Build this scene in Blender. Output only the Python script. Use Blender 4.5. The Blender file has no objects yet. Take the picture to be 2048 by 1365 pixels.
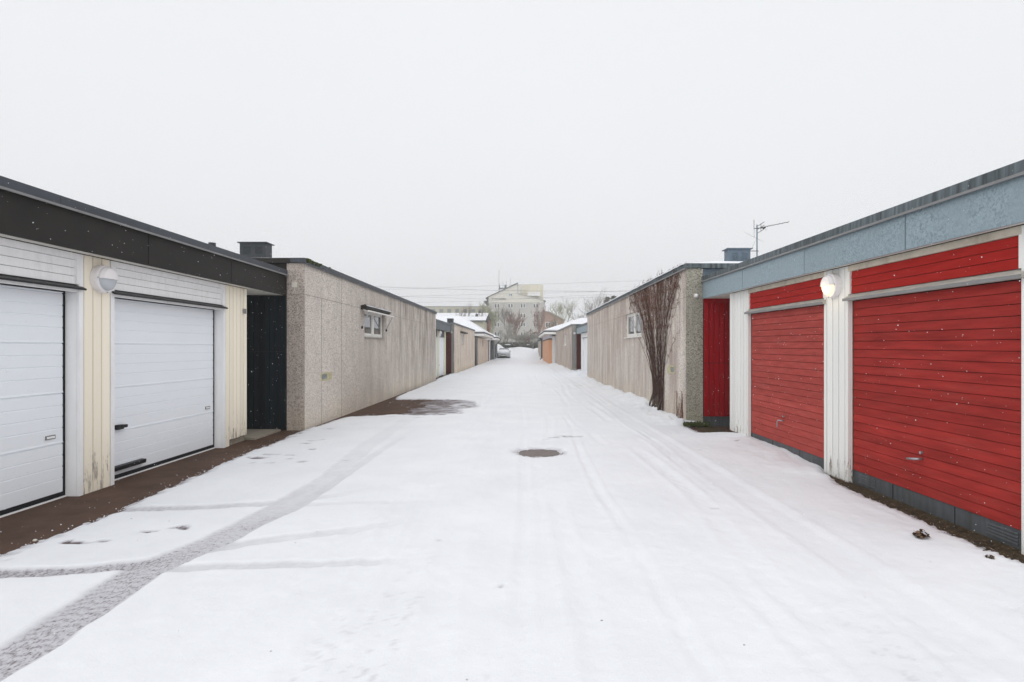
import bpy, math, random
import numpy as np
from mathutils import Vector, Matrix
R = math.radians
sc = bpy.context.scene
# ---------------------------------------------------------------- camera
F, CX, CY, H = 1180.0, 1045.0, 696.0, 1.54
cam = bpy.data.cameras.new('camera'); cam.sensor_width = 36
cam.lens = F/2048*36; cam.shift_x = -(CX-1024)/2048; cam.shift_y = (CY-682.5)/2048
cam.clip_start = .05; cam.clip_end = 6000
co = bpy.data.objects.new('camera', cam); sc.collection.objects.link(co)
co.location = (0, 0, H); co.rotation_euler = (R(90), 0, 0); sc.camera = co
# ---------------------------------------------------------------- sky, sun, exposure
SUN_EL, SUN_ROT = R(48), R(200)
w = bpy.data.worlds.new('World'); sc.world = w; w.use_nodes = True
nt = w.node_tree; nt.nodes.clear()
def nn(t, k): return t.nodes.new(k)
out = nn(nt, 'ShaderNodeOutputWorld'); bg = nn(nt, 'ShaderNodeBackground'); bg.inputs[1].default_value = .1
sky = nn(nt, 'ShaderNodeTexSky'); sky.sky_type = 'NISHITA'; sky.sun_disc = False
sky.sun_elevation = SUN_EL; sky.sun_rotation = SUN_ROT; sky.air_density = 1; sky.dust_density = 4
hs = nn(nt, 'ShaderNodeHueSaturation'); hs.inputs['Saturation'].default_value = .1
tc = nn(nt, 'ShaderNodeTexCoord'); sep = nn(nt, 'ShaderNodeSeparateXYZ'); rp = nn(nt, 'ShaderNodeValToRGB')
rp.color_ramp.elements[0].position = 0; rp.color_ramp.elements[0].color = (.785, .80, .825, 1)
rp.color_ramp.elements[1].position = 1; rp.color_ramp.elements[1].color = (.76, .775, .805, 1)
e = rp.color_ramp.elements.new(.5); e.color = (.785, .80, .825, 1)
cn = nn(nt, 'ShaderNodeTexNoise'); cn.inputs['Scale'].default_value = 1.6; cn.inputs['Detail'].default_value = 3
cm = nn(nt, 'ShaderNodeMapRange'); cm.inputs['To Min'].default_value = 9.7; cm.inputs['To Max'].default_value = 10.3
sc1 = nn(nt, 'ShaderNodeVectorMath'); sc1.operation = 'SCALE'
mx = nn(nt, 'ShaderNodeMix'); mx.data_type = 'RGBA'; mx.inputs[0].default_value = .95
L = nt.links.new
L(sky.outputs[0], hs.inputs['Color']); L(tc.outputs['Generated'], sep.inputs[0]); L(sep.outputs[2], rp.inputs[0])
L(tc.outputs['Generated'], cn.inputs['Vector']); L(cn.outputs[0], cm.inputs[0])
L(rp.outputs[0], sc1.inputs[0]); L(cm.outputs[0], sc1.inputs['Scale'])
L(hs.outputs[0], mx.inputs[6]); L(sc1.outputs[0], mx.inputs[7]); L(mx.outputs[2], bg.inputs[0]); L(bg.outputs[0], out.inputs[0])
sl = bpy.data.lights.new('sun', 'SUN'); sl.energy = 1.25; sl.angle = R(120); sl.color = (1, .97, .93)
so = bpy.data.objects.new('sun', sl); sc.collection.objects.link(so)
so.rotation_euler = (R(90)-SUN_EL, 0, R(180)-SUN_ROT)
sc.view_settings.view_transform = 'Standard'; sc.view_settings.look = 'None'
sc.view_settings.exposure = 0.27; sc.view_settings.gamma = 1; sc.view_settings.use_curve_mapping = False
# ---------------------------------------------------------------- numpy noise
def _hash(ix, iy, seed):
    n = (ix.astype(np.int64)*374761393 + iy.astype(np.int64)*668265263 + seed*1442695041) & 0xffffffff
    n = ((n ^ (n >> 13))*1274126177) & 0xffffffff
    return ((n ^ (n >> 16)) & 0xffff)/65535.0
def vnoise(x, y, seed=0):
    x = np.asarray(x, float); y = np.asarray(y, float)
    ix = np.floor(x); iy = np.floor(y); fx = x-ix; fy = y-iy
    fx = fx*fx*(3-2*fx); fy = fy*fy*(3-2*fy)
    a = _hash(ix, iy, seed); b = _hash(ix+1, iy, seed); c = _hash(ix, iy+1, seed); d = _hash(ix+1, iy+1, seed)
    return (a*(1-fx)+b*fx)*(1-fy)+(c*(1-fx)+d*fx)*fy - .5
def fbm(x, y, seed=0, o=4):
    s = 0; amp = 1
    for k in range(o): s = s+amp*vnoise(x*2**k, y*2**k, seed+k*17); amp *= .5
    return s
def sstep(a, b, v):
    t = np.clip((v-a)/(b-a), 0, 1); return t*t*(3-2*t)
# ---------------------------------------------------------------- materials
def base(name):
    m = bpy.data.materials.new(name); m.use_nodes = True
    t = m.node_tree; b = t.nodes['Principled BSDF']; return m, t, b
def coords(t, scale=(1, 1, 1)):
    c = nn(t, 'ShaderNodeTexCoord'); mp = nn(t, 'ShaderNodeMapping'); mp.inputs['Scale'].default_value = scale
    t.links.new(c.outputs['Object'], mp.inputs[0]); return mp.outputs[0]
def noise(t, vec, scale, detail=4, rough=.55):
    n = nn(t, 'ShaderNodeTexNoise'); n.inputs['Scale'].default_value = scale
    n.inputs['Detail'].default_value = detail; n.inputs['Roughness'].default_value = rough
    t.links.new(vec, n.inputs['Vector']); return n.outputs[0]
def ramp(t, fac, stops):
    r = nn(t, 'ShaderNodeValToRGB'); el = r.color_ramp.elements
    el[0].position = stops[0][0]; el[0].color = stops[0][1]; el[1].position = stops[-1][0]; el[1].color = stops[-1][1]
    for p, c in stops[1:-1]: q = el.new(p); q.color = c
    t.links.new(fac, r.inputs[0]); return r.outputs[0]
def mixc(t, fac, a, b, mode='MIX'):
    m = nn(t, 'ShaderNodeMix'); m.data_type = 'RGBA'; m.blend_type = mode
    for sock, v in ((m.inputs[0], fac), (m.inputs[6], a), (m.inputs[7], b)):
        if isinstance(v, (int, float)): sock.default_value = v
        elif isinstance(v, tuple): sock.default_value = v
        else: t.links.new(v, sock)
    return m.outputs[2]
def math_(t, op, a, b=0., c=None):
    m = nn(t, 'ShaderNodeMath'); m.operation = op
    for i, v in enumerate((a, b) if c is None else (a, b, c)):
        if isinstance(v, (int, float)): m.inputs[i].default_value = v
        else: t.links.new(v, m.inputs[i])
    return m.outputs[0]
def mrange(t, v, a, b, c=0., d=1.):
    m = nn(t, 'ShaderNodeMapRange'); t.links.new(v, m.inputs[0])
    for i, x in enumerate((a, b, c, d)): m.inputs[1+i].default_value = x
    return m.outputs[0]
def bump(t, b, h, dist, strength=1):
    n = nn(t, 'ShaderNodeBump'); n.inputs['Distance'].default_value = dist; n.inputs['Strength'].default_value = strength
    t.links.new(h, n.inputs['Height']); t.links.new(n.outputs[0], b.inputs['Normal'])
def c4(c, k=1): return (c[0]*k, c[1]*k, c[2]*k, 1)
def simple(name, col, rough=.6, var=.12, vs=4, bd=0., bs=60, metal=0, spec=.3, dirt=None, stretch=(1, 1, 1), island=0.):
    m, t, b = base(name); v = coords(t, stretch); n = noise(t, v, vs, 5)
    cc = ramp(t, n, [(.25, c4(col, 1-var)), (.75, c4(col, 1+var))])
    if dirt:
        d = ramp(t, noise(t, v, vs*.6, 8, .7), [(.52, (0, 0, 0, 1)), (.72, (1, 1, 1, 1))])
        cc = mixc(t, mixc(t, 1., d, c4((dirt[3],)*3), 'MULTIPLY'), cc, c4(dirt))
    if island:
        g = nn(t, 'ShaderNodeNewGeometry'); k = mrange(t, g.outputs['Random Per Island'], 0, 1, 1-island, 1+island)
        s = nn(t, 'ShaderNodeVectorMath'); s.operation = 'SCALE'; t.links.new(cc, s.inputs[0]); t.links.new(k, s.inputs['Scale']); cc = s.outputs[0]
    t.links.new(cc, b.inputs['Base Color']); b.inputs['Roughness'].default_value = rough
    b.inputs['Metallic'].default_value = metal; b.inputs['Specular IOR Level'].default_value = spec
    if bd: bump(t, b, noise(t, v, bs, 4), bd)
    return m
def concrete(name, col, streak_col, streak, dark=.55, y_from=None, green=.0, top=1.):
    """exposed aggregate panels: pebbles, vertical rain streaks"""
    m, t, b = base(name); v = coords(t)
    vo = nn(t, 'ShaderNodeTexVoronoi'); vo.inputs['Scale'].default_value = 60; t.links.new(v, vo.inputs['Vector'])
    hsv = nn(t, 'ShaderNodeSeparateColor'); t.links.new(vo.outputs['Color'], hsv.inputs[0])
    peb = ramp(t, hsv.outputs[0], [(0, c4(col, dark*.8)), (.3, c4(col, .88)), (.65, c4(col, 1.06)), (1, c4(col, 1.38))])
    big = noise(t, v, 1.1, 5)
    cc = mixc(t, mrange(t, big, .3, .7, 0, .45), peb, c4(col, .72), 'MIX')
    vs_ = coords(t, (3.4, 3.4, .50)); s1 = noise(t, vs_, 1.0, 8, .72)
    vf = coords(t, (19, 19, 1.1)); s2 = noise(t, vf, 1.0, 4, .6)
    s = math_(t, 'ADD', math_(t, 'MULTIPLY', s1, .75), math_(t, 'MULTIPLY', s2, .28)); s = math_(t, 'ADD', s, .035)
    sf = mrange(t, s, .47, .64, 0, streak)
    sp = nn(t, 'ShaderNodeSeparateXYZ'); c = nn(t, 'ShaderNodeTexCoord'); t.links.new(c.outputs['Object'], sp.inputs[0])
    if y_from is not None:
        sf = math_(t, 'MULTIPLY', sf, mrange(t, sp.outputs[1], y_from[0], y_from[1], .18, 1))
    if top < 1: sf = math_(t, 'MULTIPLY', sf, mrange(t, math_(t, 'ADD', sp.outputs[2], math_(t, 'MULTIPLY', s1, 2.4)), 2.0, 3.9, top, 1))
    cc = mixc(t, sf, cc, c4(streak_col))
    # lime bloom near the foot
    ft = mrange(t, math_(t, 'ADD', sp.outputs[2], math_(t, 'MULTIPLY', big, 1.2)), .45, 1.2, .35, 0)
    cc = mixc(t, ft, cc, c4((col[0]*1.02, col[1]*(1.0+green), col[2]*.78)))
    t.links.new(cc, b.inputs['Base Color']); b.inputs['Roughness'].default_value = .92
    b.inputs['Specular IOR Level'].default_value = .25
    bump(t, b, vo.outputs['Distance'], .006, .8)
    return m
M = {}
M['conc_l'] = concrete('pebble_concrete_left', (.68, .62, .565), (.15, .115, .09), .8, y_from=(-5.5, 1.5), top=.55)
M['conc_end'] = concrete('pebble_concrete_end', (.52, .455, .41), (.16, .14, .12), .35, dark=.35)
M['conc_r'] = concrete('pebble_concrete_right', (.67, .615, .555), (.25, .155, .135), .68, top=.7)
M['conc_re'] = concrete('pebble_concrete_right_end', (.42, .40, .34), (.12, .12, .08), .3, dark=.3)
M['conc_far'] = concrete('pebble_concrete_far', (.80, .71, .61), (.3, .2, .15), .5)
M['conc_farg'] = concrete('pebble_concrete_far_grey', (.32, .315, .30), (.2, .19, .17), .4)
M['conc_farr'] = concrete('pebble_concrete_far_right', (.60, .535, .48), (.22, .14, .12), .75)
M['plinth'] = simple('plinth_concrete', (.30, .27, .22), .9, .2, 9, .004, 60, dirt=(.06, .05, .03, .6))
M['joint'] = simple('panel_joint', (.24, .20, .175), .95)
M['cream'] = simple('cream_boards', (.90, .84, .70), .6, .05, 3, .001, 40, island=.05, dirt=(.55, .46, .34, .25), stretch=(6, 6, .7))
M['casing'] = simple('white_casing', (.88, .88, .88), .5, .04, 3, dirt=(.5, .47, .42, .25), stretch=(5, 5, .8))
def peeling(name, col, under, zfade=(.15, .9), amt=.56):
    m, t, b = base(name); v = coords(t, (9, 9, 1.3)); n = noise(t, v, 2.2, 8, .75)
    sp = nn(t, 'ShaderNodeSeparateXYZ'); c = nn(t, 'ShaderNodeTexCoord'); t.links.new(c.outputs['Object'], sp.inputs[0])
    th = mrange(t, sp.outputs[2], zfade[0], zfade[1], -.16, .06)
    f = ramp(t, math_(t, 'SUBTRACT', n, th), [(amt+.04, (0, 0, 0, 1)), (amt+.08, (1, 1, 1, 1))])
    g = nn(t, 'ShaderNodeNewGeometry'); k = mrange(t, g.outputs['Random Per Island'], 0, 1, .93, 1.05)
    s = nn(t, 'ShaderNodeVectorMath'); s.operation = 'SCALE'; s.inputs[0].default_value = col; t.links.new(k, s.inputs['Scale'])
    cc = mixc(t, f, s.outputs[0], c4(under)); t.links.new(cc, b.inputs['Base Color']); b.inputs['Roughness'].default_value = .6
    bump(t, b, f, .0015, .6); return m
M['cream_peel'] = peeling('peeling_cream_boards', (.92, .85, .70), (.42, .38, .33), amt=.64)
M['white_peel'] = peeling('peeling_white_boards', (.80, .80, .77), (.20, .15, .11), (.05, .9), amt=.66)
M['gap'] = simple('board_gap', (.12, .10, .075), .95)
M['wdoor'] = simple('white_door_steel', (.85, .885, .925), .42, .015, 2, .0006, 220)
M['woodgrey'] = simple('weathered_ledge', (.42, .41, .37), .8, .3, 5, .002, 40, stretch=(1, 1, 9), dirt=(.12, .11, .09, .7))
M['black'] = simple('black_plastic', (.012, .012, .014), .45)
M['rubber'] = simple('black_rubber', (.008, .009, .012), .8)
M['dfascia'] = simple('black_sheet_fascia', (.016, .014, .012), .7, .25, 2.5, .0008, 300, island=.12)
M['dcap'] = simple('anthracite_cap', (.05, .057, .07), .5, .15, 4, island=.1)
M['lip'] = simple('grey_lip', (.22, .22, .22), .5)
def galv():
    m, t, b = base('galvanised_fascia'); v = coords(t)
    vo = nn(t, 'ShaderNodeTexVoronoi'); vo.inputs['Scale'].default_value = 60; vo.inputs['Randomness'].default_value = 1
    nz = nn(t, 'ShaderNodeTexNoise'); nz.inputs['Scale'].default_value = 30; t.links.new(v, nz.inputs['Vector'])
    ad = nn(t, 'ShaderNodeVectorMath'); ad.operation = 'MULTIPLY_ADD'; t.links.new(nz.outputs['Color'], ad.inputs[0]); ad.inputs[1].default_value = (.06,)*3; t.links.new(v, ad.inputs[2])
    t.links.new(ad.outputs[0], vo.inputs['Vector'])
    s = nn(t, 'ShaderNodeSeparateColor'); t.links.new(vo.outputs['Color'], s.inputs[0])
    cc = ramp(t, s.outputs[0], [(0, (.17, .225, .255, 1)), (.4, (.255, .33, .375, 1)), (1, (.33, .42, .465, 1))])
    cc = mixc(t, mrange(t, noise(t, v, 2.2, 7, .7), .38, .6, 0, .75), cc, (.26, .33, .37, 1))
    g = nn(t, 'ShaderNodeNewGeometry'); k = mrange(t, g.outputs['Random Per Island'], 0, 1, .88, 1.1)
    q = nn(t, 'ShaderNodeVectorMath'); q.operation = 'SCALE'; t.links.new(cc, q.inputs[0]); t.links.new(k, q.inputs['Scale'])
    t.links.new(q.outputs[0], b.inputs['Base Color']); b.inputs['Roughness'].default_value = .5; b.inputs['Metallic'].default_value = .25
    return m
M['galv'] = galv()
M['gcap'] = simple('streaked_grey_cap', (.085, .105, .115), .6, .75, 3, island=.15, stretch=(7, 7, .5))
M['vent_l'] = simple('dark_vent_sheet', (.03, .035, .04), .5, .2)
M['vent_r'] = simple('blue_vent_sheet', (.11, .15, .19), .5, .2, dirt=(.05, .06, .07, .6))
M['red'] = simple('red_boards_door', (.31, .028, .023), .8, .26, 2.2, .0012, 60, island=.12, stretch=(1, 1, 9), dirt=(.36, .09, .07, .22), spec=.12)
M['red2'] = simple('faded_red_boards_door', (.37, .062, .052), .85, .2, 3, .0012, 60, island=.10, stretch=(1, 1, 7), dirt=(.42, .14, .12, .3), spec=.12)
M['redtop'] = simple('red_boards_header', (.36, .018, .014), .8, .14, 3, .0012, 60, island=.1, spec=.12, stretch=(1, 1, 9))
M['redgate'] = simple('red_gate_boards', (.30, .004, .008), .7, spec=.12, var=.15, vs=3, bd=.001, bs=60, island=.15, stretch=(7, 7, 1))
M['redgap'] = simple('red_gap', (.035, .008, .007), .9)
M['navy'] = simple('navy_gate_boards', (.008, .013, .017), .8, .2, 3, .001, 60, island=.3, spec=.1, stretch=(7, 7, 1))
M['darkred'] = simple('dark_red_boards', (.10, .014, .014), .6, .2, 3, island=.1)
M['zinc'] = simple('zinc_plinth', (.085, .092, .10), .55, .3, 4, .0006, 60, stretch=(4, 4, .6), dirt=(.05, .045, .03, .75))
M['beige'] = simple('beige_trim', (.58, .53, .44), .7, .15, 8, dirt=(.2, .17, .12, .5))
M['soffit'] = simple('soffit_boards', (.62, .60, .55), .7, .06, 3, island=.06)
M['slab'] = simple('concrete_slab', (.30, .27, .22), .9, .15, 5, .002, 80)
M['lampw'] = simple('lamp_white_plastic', (.80, .77, .77), .4, .02)
M['diff_off'] = simple('ribbed_diffuser', (.50, .53, .56), .25, .05)
m, t, b = base('lit_diffuser'); b.inputs['Base Color'].default_value = (.9, .85, .7, 1)
ge = nn(t, 'ShaderNodeTexCoord'); gs = nn(t, 'ShaderNodeSeparateXYZ'); t.links.new(ge.outputs['Object'], gs.inputs[0])
b.inputs['Emission Color'].default_value = (1, .74, .34, 1); b.inputs['Emission Strength'].default_value = .62; M['lit'] = m
M['frame'] = simple('white_window_frame', (.78, .77, .74), .5, .04)
m, t, b = base('window_glass'); b.inputs['Base Color'].default_value = (.055, .065, .06, 1); b.inputs['Roughness'].default_value = .03
b.inputs['Specular IOR Level'].default_value = 1.0; b.inputs['IOR'].default_value = 1.7; M['glass'] = m
M['fglass'] = simple('far_window_glass', (.05, .06, .065), .6, .2)
M['curtain'] = simple('pale_curtain', (.62, .66, .68), .9, .1)
M['awn'] = simple('brown_awning_box', (.022, .018, .013), .6)
M['awncloth'] = simple('awning_cloth', (.62, .60, .56), .8, .1)
M['steel'] = simple('dull_steel', (.42, .42, .44), .35, .1, metal=.7)
M['hatch'] = simple('yellowed_hatch', (.52, .48, .30), .7, .2, 20, dirt=(.2, .14, .07, .5))
M['hatchg'] = simple('grey_hatch_glass', (.16, .18, .18), .3)
M['boxw'] = simple('old_white_box', (.62, .59, .52), .6, .06)
M['mast'] = simple('blue_grey_mast', (.07, .12, .18), .45, .1, metal=.3)
M['ant'] = simple('antenna_metal', (.10, .095, .09), .5)
M['antl'] = simple('antenna_rod', (.34, .31, .33), .5)
M['moss'] = simple('moss', (.06, .075, .02), .95, .4, 30, .01, 60)
M['bark'] = simple('dark_bark', (.10, .075, .06), .9, .3, 20)
M['vine'] = simple('creeper_stem', (.065, .036, .028), .9, .35, 14)
M['vinet'] = simple('creeper_twig_red', (.15, .075, .055), .9, .35, 14)
M['leaf'] = simple('dead_leaf', (.10, .06, .035), .8, .4, 30, island=.5)
def snowmat(name, cov=False):
    m, t, b = base(name); v = coords(t)
    n = noise(t, v, 1.3, 4); fine = noise(t, v, 90, 3, .7); med = noise(t, v, 12, 5, .65)
    cc = ramp(t, n, [(.3, (.725, .74, .775, 1)), (.7, (.78, .795, .825, 1))])
    h = math_(t, 'ADD', math_(t, 'MULTIPLY', med, .010), math_(t, 'MULTIPLY', fine, .0045))
    if cov:
        at = nn(t, 'ShaderNodeAttribute'); at.attribute_name = 'cover'
        vv = nn(t, 'ShaderNodeTexVoronoi'); vv.inputs['Scale'].default_value = 70; t.links.new(coords(t, (1, .55, 1)), vv.inputs['Vector'])
        sp = math_(t, 'ADD', math_(t, 'MULTIPLY', noise(t, coords(t, (1, .6, 1)), 85, 4, .75), .8), math_(t, 'MULTIPLY', vv.outputs['Distance'], .28))
        d = math_(t, 'ADD', math_(t, 'SUBTRACT', sp, .52), math_(t, 'MULTIPLY', math_(t, 'SUBTRACT', .40, at.outputs['Fac']), .75))
        f = mrange(t, d, -.02, .22, 0, 1)
        thin = mrange(t, at.outputs['Fac'], .35, .97, .85, 0)
        cc = mixc(t, thin, cc, (.42, .41, .445, 1))
        asp = ramp(t, noise(t, v, 120, 2), [(.3, (.06, .045, .045, 1)), (.7, (.17, .135, .13, 1))])
        cc = mixc(t, f, cc, asp)
        gv = nn(t, 'ShaderNodeTexVoronoi'); gv.inputs['Scale'].default_value = 16; t.links.new(v, gv.inputs['Vector'])
        gs_ = nn(t, 'ShaderNodeSeparateColor'); t.links.new(gv.outputs['Color'], gs_.inputs[0])
        gr_ = math_(t, 'MULTIPLY', math_(t, 'GREATER_THAN', gs_.outputs[0], .955), math_(t, 'LESS_THAN', gv.outputs['Distance'], math_(t, 'MULTIPLY', gs_.outputs[1], .14)))
        cc = mixc(t, math_(t, 'MULTIPLY', gr_, .75), cc, (.16, .13, .11, 1))
        b.inputs['Roughness'].default_value = .75
    else: b.inputs['Roughness'].default_value = .8
    b.inputs['Specular IOR Level'].default_value = .2
    t.links.new(cc, b.inputs['Base Color']); bump(t, b, h, 1.0, .5)
    return m
M['snow'] = snowmat('snow'); M['snowroad'] = snowmat('snow_on_road', True)
M['asphalt'] = simple('wet_brown_asphalt', (.090, .054, .039), .8, .3, 2.5, .004, 110, dirt=(.055, .034, .026, .8), spec=.12)
M['gravel'] = simple('dirty_edge_strip', (.055, .042, .022), .9, .5, 14, .01, 50)
M['iron'] = simple('wet_cast_iron', (.14, .11, .10), .45, .5, 25, .004, 70, metal=.2)
M['pipe_w'] = simple('white_downpipe', (.78, .79, .82), .4); M['pipe_d'] = simple('dark_gutter', (.02, .022, .026), .5)
M['orange'] = simple('orange_boards', (.64, .34, .20), .7, .06, 2)
M['greyclad'] = simple('grey_render', (.17, .18, .19), .85, .12, 2)
M['lav'] = simple('pale_soffit_boards', (.66, .65, .72), .7, .05)
M['apt'] = simple('grey_beige_render', (.46, .45, .42), .9, .06, .25)
M['aptu'] = simple('pale_cream_panels', (.66, .64, .56), .85, .05, .3)
M['aptp'] = simple('cream_ribbed_sheet', (.66, .62, .50), .7, .12, 1.2, stretch=(1, 1, .02))
M['brickp'] = simple('pink_brown_brick', (.34, .22, .17), .9, .15, .8); M['brickr'] = simple('dark_red_brick', (.20, .085, .06), .9, .2, .8)
M['roofd'] = simple('dark_roofing', (.05, .05, .055), .8); M['teal'] = simple('teal_unit', (.06, .14, .17), .6)
M['block'] = simple('beige_block_render', (.44, .42, .32), .9, .05, .2)
M['hedge'] = simple('dark_hedge_leaf', (.055, .062, .038), .9, .4, 2, island=.5)
M['carw'] = simple('silver_white_paint', (.36, .38, .40), .3, .03); M['carg'] = simple('car_window', (.03, .04, .05), .15)
M['hl'] = simple('headlight_lens', (.05, .055, .06), .15); M['tyre'] = simple('tyre_rubber', (.015, .015, .016), .85)
M['plate'] = simple('number_plate', (.7, .7, .68), .5); M['rim'] = simple('alloy_rim', (.35, .36, .37), .35, metal=.6)
M['wire'] = simple('power_cable', (.12, .12, .13), .6); M['pole'] = simple('galvanised_pole', (.33, .35, .33), .6)
for nm, c in (('bark_green', (.22, .22, .12)), ('bark_grey', (.15, .125, .105)), ('bark_red', (.24, .14, .10)), ('bark_brown', (.22, .16, .11)), ('bark_lgrey', (.34, .33, .29)), ('bark_ygreen', (.25, .265, .14)), ('pine', (.03, .045, .03))):
    M[nm] = simple(nm, c, .9, .3, 2)
# ---------------------------------------------------------------- mesh helpers
def T(s):                     # street frame: a = distance out from the lane, Y along it
    k = .003 if s < 0 else .006
    return lambda a, y, z: (s*(a-k*y), y, z)
ORG = {}
def tag(o, label=None, cat=None, group=None, kind=None):
    for k, v in (('label', label), ('category', cat), ('group', group), ('kind', kind)):
        if v: o[k] = v
    return o
def empty(name, loc, label, cat, group=None):
    o = bpy.data.objects.new(name, None); sc.collection.objects.link(o); o.location = loc; ORG[o.name] = Vector(loc)
    return tag(o, label, cat, group)
class MB:
    def __init__(s, tf=None): s.v = []; s.f = []; s.t = tf or (lambda a, b, c: (a, b, c))
    def pt(s, *p): s.v.append(s.t(*p)); return len(s.v)-1
    def box(s, a0, a1, y0, y1, z0, z1):
        q = [s.pt(a, y, z) for z in (z0, z1) for a, y in ((a0, y0), (a1, y0), (a1, y1), (a0, y1))]
        for f in ((0, 1, 2, 3), (4, 5, 6, 7), (0, 1, 5, 4), (1, 2, 6, 5), (2, 3, 7, 6), (3, 0, 4, 7)): s.f.append([q[i] for i in f])
        return s
    def poly(s, pts, th=None):
        q = [s.pt(*p) for p in pts]; s.f.append(q)
        if th:
            r = [s.pt(p[0]+th[0], p[1]+th[1], p[2]+th[2]) for p in pts]; s.f.append(r[::-1]); n = len(q)
            for i in range(n): s.f.append([q[i], q[(i+1) % n], r[(i+1) % n], r[i]])
        return s
    def extr(s, prof, y0, y1):          # closed profile [(a,z)] along Y
        return s.poly([(a, y0, z) for a, z in prof], (0, y1-y0, 0))
    def tube(s, pts, r, n=6, cap=True):
        pts = [Vector(s.t(*p)) for p in pts]; rr = r if isinstance(r, (list, tuple)) else [r]*len(pts); rings = []
        for i, p in enumerate(pts):
            d = (pts[min(i+1, len(pts)-1)]-pts[max(i-1, 0)]).normalized()
            u = d.cross(Vector((0, 0, 1)));
            if u.length < .1: u = d.cross(Vector((0, 1, 0)))
            u.normalize(); w_ = d.cross(u); k = len(s.v)
            for j in range(n):
                an = 2*math.pi*j/n; s.v.append(tuple(p+(u*math.cos(an)+w_*math.sin(an))*rr[i]))
            rings.append(k)
        for i in range(len(rings)-1):
            for j in range(n):
                a, b_ = rings[i]+j, rings[i]+(j+1) % n; c, d2 = rings[i+1]+(j+1) % n, rings[i+1]+j; s.f.append([a, b_, c, d2])
        if cap and n > 2:
            s.f.append([rings[0]+j for j in range(n)][::-1]); s.f.append([rings[-1]+j for j in range(n)])
        return s
    def build(s, name, mat, parent=None, loc=None, smooth=False, bevel=0):
        me = bpy.data.meshes.new(name)
        if parent is not None: o0 = ORG[parent.name]
        elif loc is not None: o0 = Vector(loc)
        else:
            a = np.array(s.v); o0 = Vector(((a[:, 0].min()+a[:, 0].max())/2, (a[:, 1].min()+a[:, 1].max())/2, a[:, 2].min()))
        me.from_pydata([(x-o0[0], y-o0[1], z-o0[2]) for x, y, z in s.v], [], s.f)
        o = bpy.data.objects.new(name, me); sc.collection.objects.link(o); me.materials.append(M[mat] if isinstance(mat, str) else mat)
        import bmesh
        bm = bmesh.new(); bm.from_mesh(me); bmesh.ops.recalc_face_normals(bm, faces=bm.faces); bm.to_mesh(me); bm.free()
        if parent is not None: o.parent = parent
        else: o.location = o0
        ORG[o.name] = o0
        if smooth: me.polygons.foreach_set('use_smooth', [True]*len(me.polygons))
        if bevel:
            md = o.modifiers.new('bevel', 'BEVEL'); md.width = bevel; md.segments = 2; md.limit_method = 'ANGLE'
        return o
def P(px, py, Y): return ((px-CX)*Y/F, Y, H+(CY-py)*Y/F)
def snow_slab(tf, a0, a1, y0, y1, z, th, seed=0, step=.12):
    mb = MB(tf); na = max(2, int((a1-a0)/step/2)); ny = max(2, int((y1-y0)/step)); na = min(na, 14); idx = {}
    for i in range(na+1):
        for j in range(ny+1):
            a = a0+(a1-a0)*i/na; y = y0+(y1-y0)*j/ny; e_ = .25 if i in (0, na) or j in (0, ny) else 1
            ed = (.03*float(fbm(y*3, a*3, seed)) if i == 0 else 0)
            idx[i, j] = mb.pt(a+ed, y, z+th*e_*(1+.7*float(fbm(a*1.3, y*1.3, seed))))
    for i in range(na):
        for j in range(ny): mb.f.append([idx[i, j], idx[i+1, j], idx[i+1, j+1], idx[i, j+1]])
    # skirt
    ring = [(i, 0) for i in range(na+1)]+[(na, j) for j in range(1, ny+1)]+[(i, ny) for i in range(na-1, -1, -1)]+[(0, j) for j in range(ny-1, 0, -1)]
    low = []
    for i, j in ring:
        x, y, zz = mb.v[idx[i, j]]; mb.v.append((x, y, z-.01)); low.append(len(mb.v)-1)
    for q in range(len(ring)):
        r2 = (q+1) % len(ring); mb.f.append([idx[ring[q]], idx[ring[r2]], low[r2], low[q]])
    return mb
# ---------------------------------------------------------------- ground
def g2(px, py): Y = F*H/(py-CY); return ((px-CX)*Y/F, Y)
def gz(y): return 1.30*sstep(86, 104, y)
xs = np.concatenate([np.array([-260, -120, -60, -30, -16]), np.linspace(-10, 10, 21), np.array([16, 30, 60, 120, 260])])
ys = np.concatenate([np.array([-60, -20, 0, 20, 50, 80]), np.linspace(84, 112, 29), np.array([140, 200, 300])])
gm = MB(); 
for y in ys:
    for x in xs: gm.pt(x, y, float(gz(y))-.07)
nx = len(xs)
for j in range(len(ys)-1):
    for i in range(nx-1): gm.f.append([j*nx+i, j*nx+i+1, (j+1)*nx+i+1, (j+1)*nx+i])
tag(gm.build('ground', 'snow', loc=(0, 0, 0), smooth=True), kind='structure')
tag(MB().box(-7.6, 6.6, 1.0, 84, -.065, 0).build('road', 'asphalt', loc=(0, 0, 0)), kind='structure')

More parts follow.
